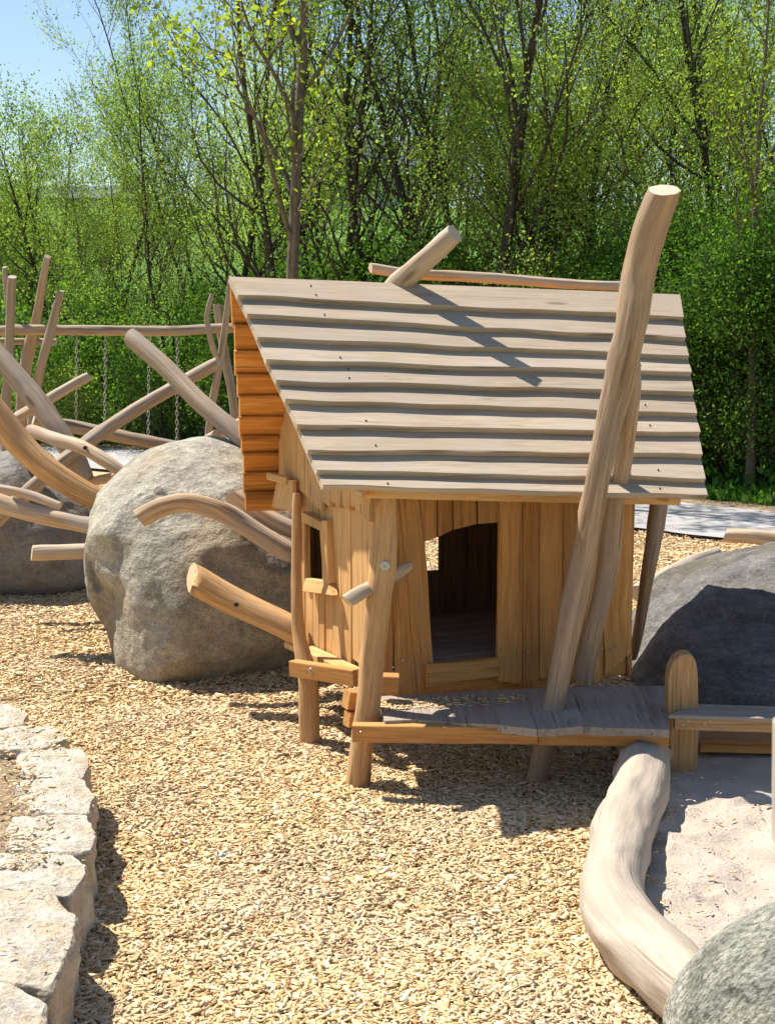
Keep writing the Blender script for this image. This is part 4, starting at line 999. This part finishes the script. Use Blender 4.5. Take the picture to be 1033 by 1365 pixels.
for i, wd in enumerate(where):
    x = 5 + i*46; Y = 17.0 + (i*7 % 5)*0.5 - (x/1033)*2.5; k = 'shrub' if i % 3 else 'brightshrub'; s = 0.75 + 0.25*((i*5) % 3)
    if i < 9: s *= 0.8
    plant('bush', k, x, Y, s, i*2.3, ('dark' if k == 'shrub' else 'light green') + ' bush ' + wd, 'bush', g2)
# second row, taller, behind
where2 = ['far left', 'left of centre', 'centre left', 'centre', 'centre right', 'right of centre', 'far right']
for i in range(0, 9, 2):
    x = 330 + i*62; plant('bush', 'hedge', x, 21 + (i % 3), 0.75 + 0.1*(i % 2), i*1.1, ('tall back-row bush seen through the trunks, number %s from the left' % ['one', 'x', 'two', 'x', 'three', 'x', 'four', 'x', 'five'][i]), 'bush', 'tall bushes in the back row')

# low ground cover past the path
r_ = np.random.default_rng(3); n = 60000; x = r_.uniform(-10, 8, n); y = r_.uniform(0, 1, n)**1.5 * 12
yb = np.array([pth(a) for a in x]) + 1.3 + y; c = np.stack([x, yb, 0.03 + np.array([max(0, hill(a, b_)) for a, b_ in zip(x, yb)]) + r_.exponential(0.09, n)*np.minimum(1, 0.3 + y)], 1)
lv_, lf = leafquads(c, 0.085, r_, True); o = npmesh('ground_cover', lv_, lf, M['blade']); tag(o, 'low green plants and grass along the far edge of the path', 'ground cover', kind='stuff')

# ------------------------------------------------------------------ far distance
def bldg(px, Y, w_, d_, h_, zb, label, roofc, wallm):
    r = ray(px, 300); x = r.x*(Y/r.y); root = empty('far_building', (x, Y, zb), label, 'building')
    mb = MB(); v = [(-w_/2, 0, 0), (w_/2, 0, 0), (w_/2, d_, 0), (-w_/2, d_, 0), (-w_/2, 0, h_), (w_/2, 0, h_), (w_/2, d_, h_), (-w_/2, d_, h_), (-w_/2, d_/2, h_*1.6), (w_/2, d_/2, h_*1.6)]
    f = [(0, 1, 5, 4), (1, 2, 6, 9, 5), (2, 3, 7, 6), (3, 0, 4, 8, 7)]
    o1 = bpy.data.meshes.new('wall'); o1.from_pydata(v, [], f); o1.materials.append(wallm); o = bpy.data.objects.new('wall', o1); scn.collection.objects.link(o); o.parent = root
    e = 0.6; hz = h_*1.6 + .15; sl_ = h_*0.6/(d_/2)*e
    v = [(-w_/2-e, -e, h_-sl_), (w_/2+e, -e, h_-sl_), (w_/2+e, d_/2, hz), (-w_/2-e, d_/2, hz), (w_/2+e, d_+e, h_-sl_), (-w_/2-e, d_+e, h_-sl_)]
    v += [(a, b_, c+.25) for a, b_, c in v]
    f = [(0, 1, 2, 3), (3, 2, 4, 5), (7, 6, 9, 8), (8, 9, 11, 10), (0, 6, 7, 1), (4, 10, 11, 5), (1, 7, 8, 2), (2, 8, 10, 4), (0, 3, 9, 6), (3, 5, 11, 9)]
    o2 = bpy.data.meshes.new('roof'); o2.from_pydata(v, [], f); o2.materials.append(roofc); o = bpy.data.objects.new('roof', o2); scn.collection.objects.link(o); o.parent = root
    for k in range(int(w_/4)):
        me = bpy.data.meshes.new('window'); a = -w_/2 + 2 + k*4
        me.from_pydata([(a-.7, -.05, h_*.35), (a+.7, -.05, h_*.35), (a+.7, -.05, h_*.75), (a-.7, -.05, h_*.75), (a-.7, .02, h_*.35), (a+.7, .02, h_*.35), (a+.7, .02, h_*.75), (a-.7, .02, h_*.75)], [], [(0, 1, 2, 3), (0, 4, 5, 1), (1, 5, 6, 2), (2, 6, 7, 3), (3, 7, 4, 0)])
        me.materials.append(M['dsteel']); o = bpy.data.objects.new('window', me); scn.collection.objects.link(o); o.parent = root
b = NB('slate_roof'); n1 = b.noise(b.n('ShaderNodeTexCoord').outputs['Object'], 2, 4); M['slate'] = b.done(b.ramp(n1, [(0.3, (0.10, 0.12, 0.16)), (0.7, (0.15, 0.17, 0.22))]), 0.7)
b = NB('grey_render'); n1 = b.noise(b.n('ShaderNodeTexCoord').outputs['Object'], 1, 4); M['render'] = b.done(b.ramp(n1, [(0.3, (0.32, 0.34, 0.38)), (0.7, (0.42, 0.44, 0.48))]), 0.9)
bldg(100, 150, 12, 8, 2.0, hill(-29, 135), 'long low grey building beyond the meadow at the left', M['slate'], M['render'])
bldg(490, 140, 12, 9, 4.0, hill(-2, 140), 'dark-roofed building glimpsed between trunks over the roof', M['slate'], M['render'])
b = NB('far_wood'); tc = b.n('ShaderNodeTexCoord').outputs['Object']; n1 = b.noise(tc, 0.12, 8, 0.7); M['farwood'] = b.done(b.ramp(n1, [(0.35, (0.06, 0.10, 0.10)), (0.65, (0.11, 0.16, 0.15))]), 0.95, b.bump(n1, 1, 3))
xs = list(np.linspace(-500, 500, 160)); ys = list(np.linspace(240, 520, 24))
sheet('far_hills', xs, ys, lambda x, y: 10 + 13*math.sin(min(1, (y-240)/200)*math.pi/2)*(0.8 + 0.6*noise.noise(V(x*0.006, 2, 0))) + 2.0*noise.noise(V(x*0.08, y*0.08, 1)) - (6 if y < 245 else 0), M['farwood'])
